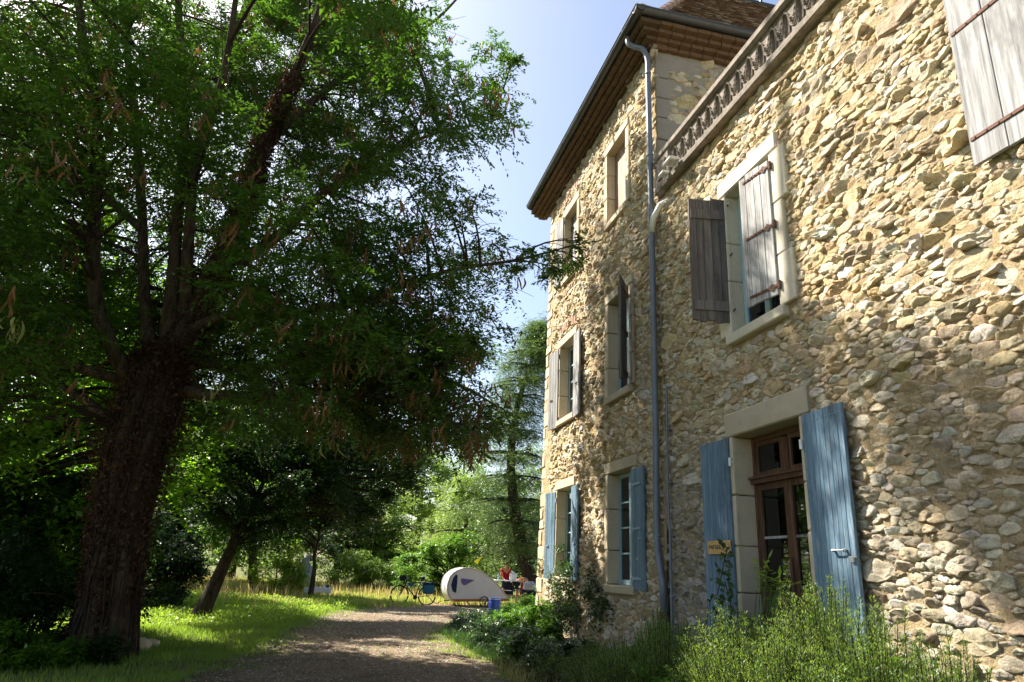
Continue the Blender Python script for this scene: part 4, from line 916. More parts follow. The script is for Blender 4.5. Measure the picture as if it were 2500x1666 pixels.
okk = P[:, 0] < 4.12; P, D, Nn, L, Wd = P[okk], D[okk], Nn[okk], L[okk], Wd[okk]
obj('foliage', local(locust, leafquads(P, D, Nn, L, Wd)), quadfaces(len(P)), MT['locust'], locust, kind='stuff'); print('locust leaves', len(P))
# hanging pods: twisted ribbons
def pods(C, Rr, n, mat, lo=.16, hi=.30):
    i = r.integers(0, len(C), n); b = C[i]+unit(r.normal(0, 1, (n, 3)))*(Rr[i]*r.random(n)**.4*.9)[:, None]; bn = np.repeat(b[::6], 6, 0)[:n]; b = bn+r.normal(0, .07, (n, 3))
    K = 5; L_ = r.uniform(lo, hi, n); a = r.uniform(0, 6.28, n); tw = r.uniform(-2.4, 2.4, n); sw = r.normal(0, .28, (n, 2)); V = []
    for k in range(K):
        t = k/(K-1); c = b+np.stack([sw[:, 0]*L_*t*t+.02*np.sin(t*5+a), sw[:, 1]*L_*t*t, -L_*t], 1); an = a+tw*t; w_ = .016*(1-.5*abs(2*t-1)**3); o = np.stack([np.cos(an), np.sin(an), 0*an], 1)*w_; V += [c-o, c+o]
    V = np.stack(V, 1); f = np.array([[2*k, 2*k+1, 2*k+3, 2*k+2] for k in range(K-1)]); FF = (np.arange(n)[:, None, None]*2*K+f[None]).reshape(-1, 4)
    obj('seed_pods', local(locust, V.reshape(-1, 3)), FF, mat, locust, kind='stuff')
iv = np.where(inview & (cs[:, 0] < 1230))[0]; pods(CC[iv], CR[iv], 6500, MT['pods']); low = iv[(cs[iv, 1] > 500)]; pods(CC[low], CR[low], 800, MT['podsg'])
# dead ivy leaves on trunk and big limb
n = 15000; idx = r.uniform(7, len(tp)-1, n); idx = len(tp)-1-(len(tp)-8)*r.random(n)**1.25
c = np.stack([np.interp(idx, np.arange(len(tp)), tp[:, x]) for x in range(3)], 1); rad = np.interp(idx, np.arange(len(tp)), tr_); a = r.uniform(0, 6.28, n); up = (idx-7)/(len(tp)-8)
P = c+np.stack([np.cos(a), np.sin(a), 0*a], 1)*(rad*(1.0+.75*r.random(n)**1.6*np.clip((up-.12)*1.9, 0, 1)+.10*noise2(idx*.9, a*2, 77)))[:, None]
q, rq = limbs[0]; n2 = 8000; id2 = r.uniform(0, 30, n2); c2_ = np.stack([np.interp(id2, np.arange(len(q)), q[:, x]) for x in range(3)], 1); ra2 = np.interp(id2, np.arange(len(q)), rq); a2 = r.uniform(0, 6.28, n2)
P = np.concatenate([P, c2_+np.stack([np.cos(a2), np.sin(a2), 0*a2], 1)*(ra2*1.05+.09*r.random(n2))[:, None]]); n += n2
D = r.normal(0, 1, (n, 3))+np.array([0, 0, -.9]); obj('dead_ivy', local(locust, leafquads(P, D, r.normal(0, 1, (n, 3)), r.uniform(.04, .085, n), r.uniform(.025, .05, n), .3)), quadfaces(n), MT['ivy'], locust, kind='stuff')

# ------------------------------------------------ ordinary trees
def crown_pts(r, n, c, rad, core=.35):
    v = unit(r.normal(0, 1, (n, 3))); rr = (core+(1-core)*r.random(n)**.45)[:, None]; b = 1+.22*noise2(v[:, 0]*3+c[0], v[:, 2]*3+c[1], 91)[:, None]
    return np.array(c)+v*rr*b*np.array(rad)
def tree(nm, label, base, top, crowns, leaf, nleaf, ncl, mat, clr, seed, trunk_r=.2, lean=(0, 0), group=None, flat=.7, droop=.2, lw=.6, bark='bark2', fork=.35, cat='tree', sparse=False):
    r = np.random.default_rng(seed); bz = float(hgt(base[0], base[1])); root = thing(nm, label, cat, (base[0], base[1], bz), 0, group); B = np.array([base[0], base[1], bz-.1])
    T = np.array(top, float); t = np.linspace(0, 1, 9)[:, None]; tr = B+(T-B)*t+np.array([lean[0], lean[1], 0])*np.sin(t*3.14)+.05*r.normal(0, 1, (9, 3))*t; rd = trunk_r*(1-.75*t[:, 0]); rd[0] *= 1.25
    tubes_obj('trunk', [(local(root, tr), rd)], MT[bark], root, 10)
    vol = np.array([np.prod(c[1]) for c in crowns])**.67; ns = np.maximum(3, (vol/vol.sum()*ncl)).astype(int)
    C = np.concatenate([crown_pts(r, k, c[0], c[1]) for k, c in zip(ns, crowns)]); R_ = clr*r.uniform(.7, 1.25, len(C)); br = []
    for c in C[:130]:
        d = np.linalg.norm(tr-c, axis=1)+np.clip(tr[:, 2]-c[2]+.5, 0, 9); p = tr[max(2, d.argmin())]; tt = np.linspace(0, 1, 5)[:, None]; dd = np.linalg.norm(c-p); mid = (p+c)/2+np.array([0, 0, .15*dd]); br.append((local(root, (1-tt)**2*p+2*tt*(1-tt)*mid+tt*tt*c), np.linspace(min(.02+.014*dd, trunk_r*.5), .008, 5)))
    tubes_obj('branches', br, MT[bark], root, 4, kind='stuff')
    fr = 8; per = max(2, int(nleaf/len(C)/fr)); P, D, Nn, L, Wd, _ = sprays(C, R_, r, per, leaf, lw, droop, flat, fr)
    keep = P[:, 2] > hgt(P[:, 0], P[:, 1])+.05; P, D, Nn, L, Wd = P[keep], D[keep], Nn[keep], L[keep], Wd[keep]
    obj('crown', local(root, leafquads(P, D, Nn, L, Wd, .2)), quadfaces(len(P)), MT[mat], root, kind='stuff'); return root
# leaning dark tree behind the locust
b0 = at(490, 1505, 19.6); tp_ = at(640, 1180, 20.5)
tree('leaning_tree', 'dark tree with a slanting bare trunk at the edge of the sunlit grass', (b0[0]-.05, 19.6), tp_, [(at(640, 1150, 20.2), (2.3, 2.0, 1.9)), (at(860, 1180, 20.6), (1.9, 1.6, 1.25)), (at(500, 1110, 19.0), (1.5, 1.3, 1.5)), (at(760, 1020, 21.2), (2.4, 2.0, 2.0)), (at(930, 1120, 20.8), (1.2, 1.2, 1.0))], .10, 88000, 150, 'darkleaf', .62, 71, .21, droop=.35, bark='bark2')
b0 = at(758, 1460, 30.5)
tree('slender_tree', 'slim young tree with a forked stem behind the white bench', (b0[0], 30.5), at(778, 1300, 30.6), [(at(770, 1270, 30.6), (1.9, 1.6, 1.2)), (at(700, 1230, 30.9), (1.6, 1.4, 1.1)), (at(850, 1160, 29.5), (2.6, 1.8, 1.3)), (at(940, 1120, 29.2), (1.8, 1.6, 1.1)), (at(760, 1100, 30), (2.4, 1.8, 1.4)), ((-1.0, 28.3, 6.0), (2.9, 1.8, 1.4))], .11, 60000, 150, 'darkleaf', .5, 72, .13)
b0 = at(622, 1430, 33)
tree('grey_trunk_tree', 'pale grey trunked tree standing in tall dry grass', (b0[0], 33), at(615, 1250, 33), [(at(600, 1240, 33.5), (2.4, 2.2, 2.0))], .13, 16000, 50, 'maple', .7, 73, .26, bark='bark')
G1 = 'woodland trees beyond the lawn'
spec = [  # label, (px, Y) of the foot, height, crown radius, leaf size, count, mat
    ('bright maple behind the locust trunk at the left edge of the picture', (-40, 15.5), 9.5, 2.9, .13, 42000, 'maple'),
    ('bright green maple between the left edge and the locust trunk', (105, 30), 13, 3.6, .17, 42000, 'maple'),
    ('tall maple glimpsed through the locust stems', (215, 31), 10.5, 3.2, .17, 36000, 'maple'),
    ('dark tree just right of the locust trunk', (400, 36), 7.2, 2.8, .15, 24000, 'darkleaf'),
    ('shadowy tree deep behind the leaning trunk', (310, 40), 10, 3.4, .2, 20000, 'oakleaf'),
    ('broad oak behind the grey trunk', (560, 44), 11, 4.2, .2, 22000, 'oakleaf'),
    ('bright tree above the far tent', (700, 52), 9.5, 4.0, .2, 20000, 'paleleaf'),
    ('dark round tree behind the dry grass', (820, 47), 8.5, 3.3, .19, 20000, 'oakleaf'),
    ('low bright tree behind the bicycle', (905, 50), 7.5, 3.0, .19, 18000, 'paleleaf'),
    ('tall pale tree over the bicycle and caravan', (1010, 56), 12.5, 3.8, .2, 24000, 'paleleaf'),
    ('airy tree whose bare twigs reach the sky', (1110, 62), 13.0, 3.6, .22, 15000, 'paleleaf'),
    ('mid green tree left of the cedar', (1185, 58), 10, 3.6, .2, 20000, 'oakleaf'),
    ('dark thicket tree behind the two people', (1250, 46), 7.0, 3.0, .18, 20000, 'darkleaf'),
    ('woodland tree behind the house corner', (1345, 52), 11, 4, .2, 18000, 'oakleaf'),
]
for q, (lb, (px_, Y), h, cr, lf, cnt, mt) in enumerate(spec):
    p = at(px_, 1400, Y); z = float(hgt(p[0], Y)); rr_ = np.random.default_rng(500+q); cw = []
    low_ = .28 if Y > 30 else .33
    for k in range(6 if Y > 25 else 8):
        t_ = (k+.5)/(6 if Y > 25 else 8); zz = z+h*(low_*.6+(1-low_*.6-.08)*t_); w_ = cr*(.62+.6*math.sin(3.14*min(1, t_*.85+.15))) if t_ < .9 else cr*.6
        cw.append(((p[0]+rr_.normal(0, cr*.28), Y+rr_.normal(0, cr*.3), zz), (w_*.75, w_*.75, h*.13)))
    tree('woodland_tree', lb, (p[0], Y), (p[0]+rr_.normal(0, .4), Y, z+h*.8), cw, lf, cnt, 150 if Y > 30 else 220, mt, cr*.24, 600+q, .12+h*.014, group=G1)
# small spreading pale conifer bush and light tree left of caravan
def cedar(nm, label, base, h, layers, seed, tr=.3, lean=(0, 0), mat='cedar', nl=46000, ln=.11, group=None, top=None):
    r = np.random.default_rng(seed); bz = float(hgt(base[0], base[1])); root = thing(nm, label, 'tree', (base[0], base[1], bz), 0, group); B = np.array([base[0], base[1], bz-.1]); T = np.array(top if top is not None else (base[0], base[1], bz+h))
    t = np.linspace(0, 1, 10)[:, None]; tp2 = B+(T-B)*t+np.array([lean[0], lean[1], 0])*np.sin(t*3.14); tubes_obj('trunk', [(local(root, tp2), tr*(1-.9*t[:, 0]))], MT['bark2'], root, 10)
    C, br = [], []
    for (tz, L_, nb) in layers:
        p = np.array([np.interp(tz, t[:, 0], tp2[:, k]) for k in range(3)])
        for q in range(nb):
            a = 2*math.pi*(q+r.random())/nb; l = L_*r.uniform(.7, 1.15); tt = np.linspace(0, 1, 8); e = np.stack([p[0]+np.cos(a)*l*tt, p[1]+np.sin(a)*l*tt, p[2]+.10*l*tt-.26*l*tt**2.2], 1); br.append((local(root, e), np.linspace(.02+.02*l, .012, 8)))
            for k in range(2, 8): C += [e[k]+np.array([r.normal(0, .28), r.normal(0, .28), r.normal(-.12, .16)]) for _ in range(3)]
    C = np.array(C); tubes_obj('branches', br, MT['bark2'], root, 5, kind='stuff'); fr = 9; per = max(2, int(nl/len(C)/fr))
    P, D, Nn, L, Wd, _ = sprays(C, np.full(len(C), .48), r, per, ln, .32, .75, .22, fr); obj('crown', local(root, leafquads(P, D, Nn, L, Wd)), quadfaces(len(P)), MT[mat], root, kind='stuff'); return root
cb = at(1316, 1460, 30.5); ct = at(1290, 790, 31.5)
cedar('cedar_tree', 'tall cedar with drooping layered boughs beside the house corner', (cb[0], 30.5), 15, [(t_, l_, 9) for t_, l_ in ((.2, 1.3), (.27, 2.0), (.34, 2.3), (.42, 1.9), (.50, 2.2), (.58, 1.5), (.64, 2.0), (.71, 1.6), (.77, 1.9), (.83, 1.5), (.88, 1.6), (.93, 1.3), (.97, 1.1), (1.0, .7))], 81, .34, (-1.5, 0), top=ct+np.array([.9, 0, 0]), nl=130000)
p = at(1130, 1400, 38); cedar('spreading_conifer', 'low spreading pale green conifer behind the teardrop caravan', (p[0], 38), 6, [(.2, 2.6, 9), (.38, 3.0, 9), (.55, 2.6, 9), (.72, 2.0, 8), (.88, 1.3, 7), (1, .7, 5)], 82, .22, nl=42000, mat='paleleaf', ln=.13)
p = at(1090, 1430, 34.5)
tree('hazel_bush', 'light green leafy bush left of the yellow flag', (p[0], 34.5), (p[0], 34.5, 2.2), [((p[0], 34.5, 1.7), (1.5, 1.3, 1.5)), ((p[0]-.9, 35, 1.1), (1.3, 1.1, 1.1))], .12, 16000, 50, 'shrub', .45, 83, .06, cat='bush')
# far wood behind everything, one mass
r = np.random.default_rng(90); n = 70; C = np.stack([r.uniform(-70, 42, n), r.uniform(72, 96, n), r.uniform(1, 9, n)], 1); C[:, 2] *= np.clip(.7+.3*noise2(C[:, 0]*.06, C[:, 0]*0, 92), .4, 1)
C = np.concatenate([C, C+np.array([3, 2, -2.5]), C+np.array([-3, -2, -4.0])]); C[:, 2] = np.maximum(C[:, 2], .8)
P, D, Nn, L, Wd, _ = sprays(C, np.full(len(C), 3.6), r, 26, .5, .7, .2, .7, 10); tag(obj('far_wood', leafquads(P, D, Nn, L, Wd), quadfaces(len(P)), MT['oakleaf'], kind='stuff'), 'distant wooded hillside closing the view behind the lawn', 'wood')

# ------------------------------------------------ bushes, undergrowth
def bush(nm, label, cells, leaf, n, mat, seed, lw=.55, clr=.2, flat=.9, droop=.1, cat='bush', stems=True, group=None, fr=6):
    r = np.random.default_rng(seed); c0 = cells[0][0]; root = thing(nm, label, cat, (c0[0], c0[1], float(hgt(c0[0], c0[1]))), 0, group)
    C = np.concatenate([crown_pts(r, max(4, int(k)), c, rd, .2) for (c, rd, k) in cells]); C[:, 2] = np.maximum(C[:, 2], hgt(C[:, 0], C[:, 1])+.05); C[:, 0] = np.minimum(C[:, 0], 4.0) if c0[0] < 4.2 and c0[1] < 15 else C[:, 0]
    per = max(2, int(n/len(C)/fr)); P, D, Nn, L, Wd, _ = sprays(C, np.full(len(C), clr), r, per, leaf, lw, droop, flat, fr); obj('foliage', local(root, leafquads(P, D, Nn, L, Wd, .25)), quadfaces(len(P)), MT[mat], root, kind='stuff')
    st = []
    for c in C[:40]: b = np.array([c0[0]+(c[0]-c0[0])*.45, c0[1]+(c[1]-c0[1])*.6, hgt(c[0], c[1])]); t = np.linspace(0, 1, 5)[:, None]; st.append((local(root, b+(c-b)*t+np.array([0, 0, .1])*np.sin(3.14*t)), np.linspace(.012, .005, 5)))
    tubes_obj('stems', st, MT['twig'], root, 4, kind='stuff'); return root
def pt(px, py, Y): return tuple(at(px, py, Y))
bush('undergrowth_bush', 'dark undergrowth bush left of the locust trunk foot', [(pt(60, 1500, 12.6), (1.5, 1.2, .8), 60), (pt(-80, 1440, 12), (1.2, 1.2, 1.0), 40)], .09, 26000, 'darkleaf', 101, clr=.3)
bush('undergrowth_bush', 'dense dark hazel behind the locust trunk, at the left edge', [(pt(110, 1330, 14.8), (1.9, 1.3, 1.3), 80), (pt(-40, 1260, 14.4), (1.5, 1.3, 1.3), 50)], .10, 36000, 'darkleaf', 102, clr=.36)
bush('undergrowth_bush', 'low bush with pale leaves at the bottom left corner', [(pt(30, 1610, 11.0), (.8, .6, .35), 34)], .08, 9000, 'shrub', 103, clr=.2)
bush('undergrowth_bush', 'dark bush between locust trunk and sunlit grass', [(pt(385, 1400, 22.5), (1.2, 1.2, 1.0), 40), (pt(350, 1330, 23), (1.5, 1.2, 1.2), 40)], .11, 22000, 'darkleaf', 104, clr=.36)
bush('trunk_shoots', 'small clump of dark shoots at the locust trunk foot', [((TB[0]+.35, TB[1]-.75, .15), (.3, .2, .22), 24)], .05, 2500, 'darkleaf', 105, clr=.12, cat='plant')
bush('lawn_bush', 'sunny weedy shrub in front of the grey trunk', [(pt(680, 1400, 31.5), (1.1, .8, .7), 30), (pt(720, 1390, 31), (.7, .6, .8), 20)], .09, 8000, 'weed', 106, clr=.3)
bush('lawn_bush', 'dark low bush behind the bicycle', [(pt(890, 1395, 41), (2.6, 1.2, 1.1), 60)], .12, 14000, 'oakleaf', 107, clr=.4)
bush('garden_bush', 'bright green leafy bush beside the blue barrel', [(pt(1290, 1500, 16.4), (.6, 1.3, .34), 60), (pt(1255, 1520, 15), (.5, .9, .26), 40), (pt(1330, 1530, 13.6), (.5, .9, .34), 40)], .07, 26000, 'shrub', 110, clr=.17)
bush('rose_bush', 'straggly dark rose bush climbing in front of the far ground floor window', [(pt(1385, 1400, 13.3), (.35, .6, .5), 26), (pt(1420, 1450, 12.4), (.45, .8, .5), 50), (pt(1480, 1440, 11.3), (.35, .5, .42), 40), (pt(1350, 1420, 14.4), (.35, .6, .8), 26), (pt(1495, 1500, 10.8), (.3, .3, .35), 14), (pt(1400, 1510, 12), (.5, .9, .3), 36)], .06, 16000, 'rose', 111, clr=.15)
bush('verge_bush', 'dark leafy ground plants between the rose bush and the rosemary', [((3.45, 10.6, .22), (.55, .9, .26), 50), ((3.3, 12.2, .22), (.5, 1.0, .26), 50), ((3.2, 14.2, .2), (.55, 1.1, .26), 50)], .06, 20000, 'rose', 112, clr=.16)
bush('verge_bush', 'low dark ivy patch at the path edge in front of the barrel', [((3.3, 17.2, .12), (.5, 1.4, .16), 40), ((3.9, 20, .12), (.6, 1.4, .18), 30)], .06, 9000, 'darkleaf', 113, clr=.18)
for q, (px_, py_, Y) in enumerate(((1327, 1392, 14.3), (1478, 1498, 10.9), (1349, 1414, 13.9))):
    t = thing('rose_bloom', ('dark red rose against the house corner', 'red rose low in front of the wall', 'small red rose left of the far window')[q], 'flower', pt(px_, py_, Y)); b = MB()
    for k in range(9): a = k*2.4; b.ell((.022*math.cos(a)*(k/9), .022*math.sin(a)*(k/9), .006*k/9), .022, .022, .02, 6, 4)
    b.build('petals', simple('dark_red_petals', (.25, .008, .012), .5, .3, bmp=0) if q == 0 else bpy.data.materials['dark_red_petals'], t)
# climbing vine on the left door shutter
def vine(nm, label, paths, leaf, mat, seed, cat='plant', per=9, lw=.75):
    r = np.random.default_rng(seed); p0 = np.array(paths[0][0]); root = thing(nm, label, cat, tuple(p0)); tubes_obj('stem', [(local(root, smooth_path(p, 6)), .005) for p in paths], MT['twig'], root, 5)
    P = np.concatenate([np.repeat(smooth_path(p, per), 2, 0) for p in paths]); P = P+r.normal(0, .035, P.shape); n = len(P); D = r.normal(0, 1, (n, 3))+np.array([-.5, -.4, -.3]); Vv = leafquads(P, D, np.array([-1., -.6, .6])+r.normal(0, .5, (n, 3)), leaf*r.uniform(.6, 1.3, n), leaf*lw*r.uniform(.7, 1.2, n), .15)
    for k in range(n):
        o = obj('leaf', local(root, Vv[4*k:4*k+4]), [(0, 1, 2, 3)], MT[mat], root)
        if k > 120: break
    return root
vine('climbing_vine', 'thin climber with heart shaped leaves over the left blue shutter and its sign', [[pt(1745, 1640, 6.85), pt(1750, 1560, 6.85), pt(1748, 1480, 6.85), pt(1762, 1400, 6.83), pt(1775, 1340, 6.8)], [pt(1760, 1600, 6.75), pt(1785, 1500, 6.75), pt(1770, 1420, 6.78)], [pt(1740, 1600, 6.9), pt(1725, 1530, 6.95), pt(1738, 1450, 6.95)]], .075, 'rose', 120)
# compound-leaved plant in front of the door
r = np.random.default_rng(121); t = thing('peony_plant', 'tall plant with jagged compound leaves in front of the glazed door', 'plant', (3.7, 6.1, .05))
for q in range(16):
    b = np.array([3.7+r.normal(0, .06), 6.1+r.normal(0, .1), .05]); e = at(r.uniform(1900, 2010), r.uniform(1395, 1470), 6.0+r.normal(0, .12)); e[0] = min(e[0], 3.95); tt = np.linspace(0, 1, 7)[:, None]; path = b+(e-b)*tt+np.array([0, 0, .1])*np.sin(3.14*tt); st = tubes_obj('leaf_stalk', [(local(t, path), .005)], MT['rosemary'], t, 5)
    d = unit(e-path[-2]+r.normal(0, .4, 3)*np.array([1, 1, .2])); sd = unit(np.cross(d, (0, 0, 1.))); P, D = [], []
    for k in range(3):
        for s_ in (-1, 1): P.append(e+d*.05*k+sd*s_*.01*0); D.append(d*.6+sd*s_*1.1+np.array([0, 0, -.2]))
    P.append(e+d*.14); D.append(d); P = np.array(P); D = np.array(D); Vv = leafquads(P, D, np.tile((0, 0, 1.), (7, 1))+r.normal(0, .15, (7, 3)), r.uniform(.09, .13, 7), .045)
    obj('leaf', local(t, Vv), quadfaces(7), MT['weed'], t)
# rosemary hedge: upright shoots covered in needles
def rosemary(label, blobs, nst, seed, hmin=.35, dens=1.0, mat='rosemary', group='rosemary and lavender clumps along the wall', nd=(.019, .031), up=.7):
    r = np.random.default_rng(seed); c0 = blobs[0]; root = thing('rosemary_bush', label, 'bush', (c0[0], c0[1], 0), 0, group); S_, st = [], []
    w_ = np.array([b[2]*b[3] for b in blobs]); bi = r.choice(len(blobs), nst, p=w_/w_.sum())
    Ps, Ds, Ns, Ls = [], [], [], []
    for q in range(nst):
        x, y, rx, ry, h = blobs[bi[q]]; a = r.uniform(0, 6.28); rr = r.random()**.6; dx, dy = math.cos(a)*rr, math.sin(a)*rr
        H = h*(1-.42*rr*rr)*r.uniform(.72, 1.05); ex, ey = x+dx*rx, y+dy*ry; bx, by = x+dx*rx*.35, y+dy*ry*.4
        m = 9; t_ = np.linspace(0, 1, m)[:, None]; B = np.array([bx, by, 0]); E = np.array([min(ex, 4.12), ey, H]); Q = B+(E-B)*t_; Q[:, 2] = H*t_[:, 0]**.75; Q += np.array([0, 0, 0])+np.cumsum(r.normal(0, .007, (m, 3)), 0); Q[:, 0] = np.minimum(Q[:, 0], 4.13); st.append(Q)
        L_ = min(H*.65, .5); nn_ = int(L_/.0052*dens); u = 1-r.random(nn_)**1.1*(L_/H); P = np.stack([np.interp(u, t_[:, 0], Q[:, k]) for k in range(3)], 1); dr = unit(Q[-1]-Q[-3]); an = r.uniform(0, 6.28, nn_); P = P+np.stack([np.cos(an), np.sin(an), .6+0*an], 1)*(r.random(nn_)**2*.07*(1.1-u))[:, None]*2.2
        D = dr[None]*up+np.stack([np.cos(an), np.sin(an), 0*an], 1)*r.uniform(.4, .9, (nn_, 1)); Ps.append(P); Ds.append(D); Ns.append(r.normal(0, 1, (nn_, 3))); Ls.append(r.uniform(*nd, nn_))
    P, D, Nn, L = map(np.concatenate, (Ps, Ds, Ns, Ls)); obj('needles', local(root, leafquads(P, D, Nn, L, L*.2)), quadfaces(len(P)), MT[mat], root, kind='stuff'); print('needles', len(P))
    tubes_obj('stems', [(local(root, q), np.linspace(.006, .0025, len(q))) for q in st], MT['twig'], root, 4, kind='stuff')
bush('garden_bush', 'dark leafy undergrowth filling the foot of the rosemary along the wall', [((3.55, 4.6, .45), (.5, 1.0, .5), 60), ((3.4, 6.2, .4), (.55, 1.0, .45), 60), ((3.5, 7.8, .35), (.5, 1.0, .4), 50)], .05, 24000, 'shrub', 137, clr=.16)
rosemary('big bright rosemary bush in the right foreground, against the wall', [(3.55, 4.75, .5, .7, 1.48), (3.35, 4.05, .45, .6, 1.30), (3.1, 4.7, .4, .6, 1.2), (3.0, 4.0, .4, .5, 1.0)], 820, 131)
rosemary('low outer part of the rosemary near the right picture edge', [(3.3, 3.45, .45, .45, 1.10), (3.6, 3.8, .4, .4, 1.22), (3.05, 3.3, .4, .4, .95)], 420, 132)
rosemary('tall thin rosemary spire in front of the right blue shutter', [(3.75, 5.55, .14, .16, 1.62)], 40, 133)
rosemary('rosemary bush in front of the glazed door', [(3.3, 5.7, .55, .6, 1.22), (3.75, 6.2, .35, .6, 1.15), (3.05, 5.2, .4, .5, 1.05)], 700, 134)
rosemary('dark rosemary clump between the downpipe and the left shutter', [(3.55, 7.5, .5, .75, 1.08), (3.2, 6.8, .45, .6, 1.0), (3.8, 8.1, .3, .5, .95), (3.0, 7.3, .4, .7, .8)], 640, 135)
rosemary('lavender like clump right of the rose bush', [(3.3, 8.8, .45, .8, .62), (3.0, 8.0, .45, .8, .6), (3.6, 9.6, .4, .8, .6), (2.9, 9.4, .3, .8, .45)], 520, 136, dens=.8, mat='rosemary')

# ------------------------------------------------ grass
def grass(nm, label, X, Y, h, w_, mat, seed, lean=.35, cat='grass'):
    r = np.random.default_rng(seed); n = len(X); Z = hgt(X, Y)-.01; a = r.uniform(0, 6.28, n); H = h*r.uniform(.45, 1.25, n); Wd = w_*r.uniform(.6, 1.3, n)
    sd = np.stack([np.cos(a), np.sin(a), 0*a], 1)*Wd[:, None]*.5; ln = np.stack([np.cos(a+1.3), np.sin(a+1.3), 0*a], 1)*(H*lean*r.uniform(.2, 1.5, n))[:, None]; B = np.stack([X, Y, Z], 1)
    V = np.stack([B-sd, B+sd, B+sd*.7+ln*.35+np.array([0, 0, .6])*H[:, None], B+ln+np.array([0, 0, 1.])*H[:, None], B-sd*.7+ln*.35+np.array([0, 0, .6])*H[:, None]], 1); F = np.concatenate([(np.arange(n)[:, None]*5+np.array([[0, 1, 2]])), (np.arange(n)[:, None]*5+np.array([[0, 2, 4]])), (np.arange(n)[:, None]*5+np.array([[4, 2, 3]]))]).astype(np.int32)
    tag(obj(nm, V.reshape(-1, 3), F, MT[mat], kind='stuff'), label, cat)
def scatter(r, n, x0, x1, y0, y1, mask): x = r.uniform(x0, x1, n); y = r.uniform(y0, y1, n); k = mask(x, y, r.random(n)); return x[k], y[k]
r = np.random.default_rng(140)
def clump(x, y, f=1.6, s=141): return .5+.5*noise2(x*f, y*f, s)
X, Y = scatter(r, 90000, -6.5, 0.3, 8.2, 20, lambda x, y, q: (x < path_l(y)+.25) & (q < .35+.65*clump(x, y))); grass('lawn_grass', 'short shaded lawn between the locust trunk and the gravel path', X, Y, .09, .010, 'grass', 142)
X, Y = scatter(r, 90000, -8, 3.5, 19, 31, lambda x, y, q: (x < path_l(y)+.35) & (q < .3+.7*clump(x, y))); grass('lawn_grass', 'sunlit lawn beyond the leaning tree', X, Y, .13, .018, 'grass', 143)
X, Y = scatter(r, 90000, -12, 13, 26, 46, lambda x, y, q: (q < .3+.7*clump(x, y, .6)) & ((x < 3.2) | (y > 28.5))); k_ = len(X)*45//100; grass('meadow_grass', 'pale sunny meadow behind the bicycle', X[:k_], Y[:k_], .22, .03, 'weed', 144); grass('meadow_straw', 'short sun bleached grass mixed into the meadow', X[k_:], Y[k_:], .2, .03, 'straw', 154)
X, Y = scatter(r, 13000, -12, 6, 32, 44, lambda x, y, q: q < np.clip(clump(x, y, .5, 147)*2.2-1.05, 0, 1)); grass('dry_grass', 'tall straw coloured grass at the back of the meadow', X, Y, .5, .03, 'straw', 145, .3)
X, Y = scatter(r, 7000, -7, -1, 23, 33, lambda x, y, q: q < np.clip(clump(x, y, .5, 148)*1.8-.75, 0, 1)); grass('dry_grass', 'dry grass tufts around the grey tree trunk', X, Y, .55, .03, 'straw', 146, .3)
X, Y = scatter(r, 46000, 1.6, 4.2, 7, 17, lambda x, y, q: (x > path_r(y)-.3) & (q < .4+.6*clump(x, y))); grass('verge_grass', 'rough dark grass between the path and the house wall', X, Y, .15, .011, 'rose', 149, .5)
X, Y = scatter(r, 12000, -2.2, 3.2, 8.3, 27, lambda x, y, q: q < np.clip((clump(x, y, .8, 150)-.55)*2.2, 0, 1)); grass('path_grass', 'sparse grass tufts growing through the gravel', X, Y, .06, .009, 'weed', 151, .7)
X, Y = scatter(r, 5000, 2.2, 3.6, 8.2, 12, lambda x, y, q: (x > path_r(y)-.4) & (q < clump(x, y, 1.2, 152)**2)); grass('verge_straw', 'dry stalks at the lower edge of the verge', X, Y, .22, .006, 'straw', 153, .8)
# broad weeds on the lit lawn
r = np.random.default_rng(160); X, Y = scatter(r, 26000, -7, 1.2, 17, 31, lambda x, y, q: (x < path_l(y)+.1) & (q < .2+.8*clump(x, y, 1.1, 161))); n = len(X); P = np.stack([X, Y, hgt(X, Y)+r.uniform(.02, .28, n)*clump(X, Y, 1.1, 161)], 1); D = r.normal(0, 1, (n, 3))+np.array([0, 0, .5])
tag(obj('lawn_weeds', leafquads(P, D, np.array([0, 0, 1.])+r.normal(0, .4, (n, 3)), r.uniform(.05, .11, n), r.uniform(.03, .05, n)), quadfaces(n), MT['weed'], kind='stuff'), 'broad leaved weeds covering the sunlit bank', 'weeds')

# ragged verge: tufts and leaf litter along the gravel
r = np.random.default_rng(170); n = 26000; y = r.uniform(8.3, 28, n); sd_ = r.random(n) < .5; d_ = np.abs(r.normal(0, .34, n)); x = np.where(sd_, path_l(y)+d_*(1+.7*noise2(y*1.2, y*0, 171)), path_r(y)-d_*(1+.7*noise2(y*1.4, y*0+5, 172)))
grass('edge_grass', 'ragged grass creeping over both edges of the gravel', x, y, .075, .010, 'grass', 173, .6)
n = 9000; y = 8.3+19*r.random(n)**1.3; x = path_l(y)-.6+(path_r(y)-path_l(y)+1.2)*r.random(n); P = np.stack([x, y, hgt(x, y)+.03+r.random(n)*.01], 1)
tag(obj('leaf_litter', leafquads(P, np.stack([r.normal(0, 1, n), r.normal(0, 1, n), r.normal(0, .15, n)], 1), np.array([0, 0, 1.])+r.normal(0, .25, (n, 3)), r.uniform(.02, .05, n), r.uniform(.008, .022, n)), quadfaces(n), MT['pods'], kind='stuff'), 'dry brown leaves and pods littering the gravel', 'leaf litter')
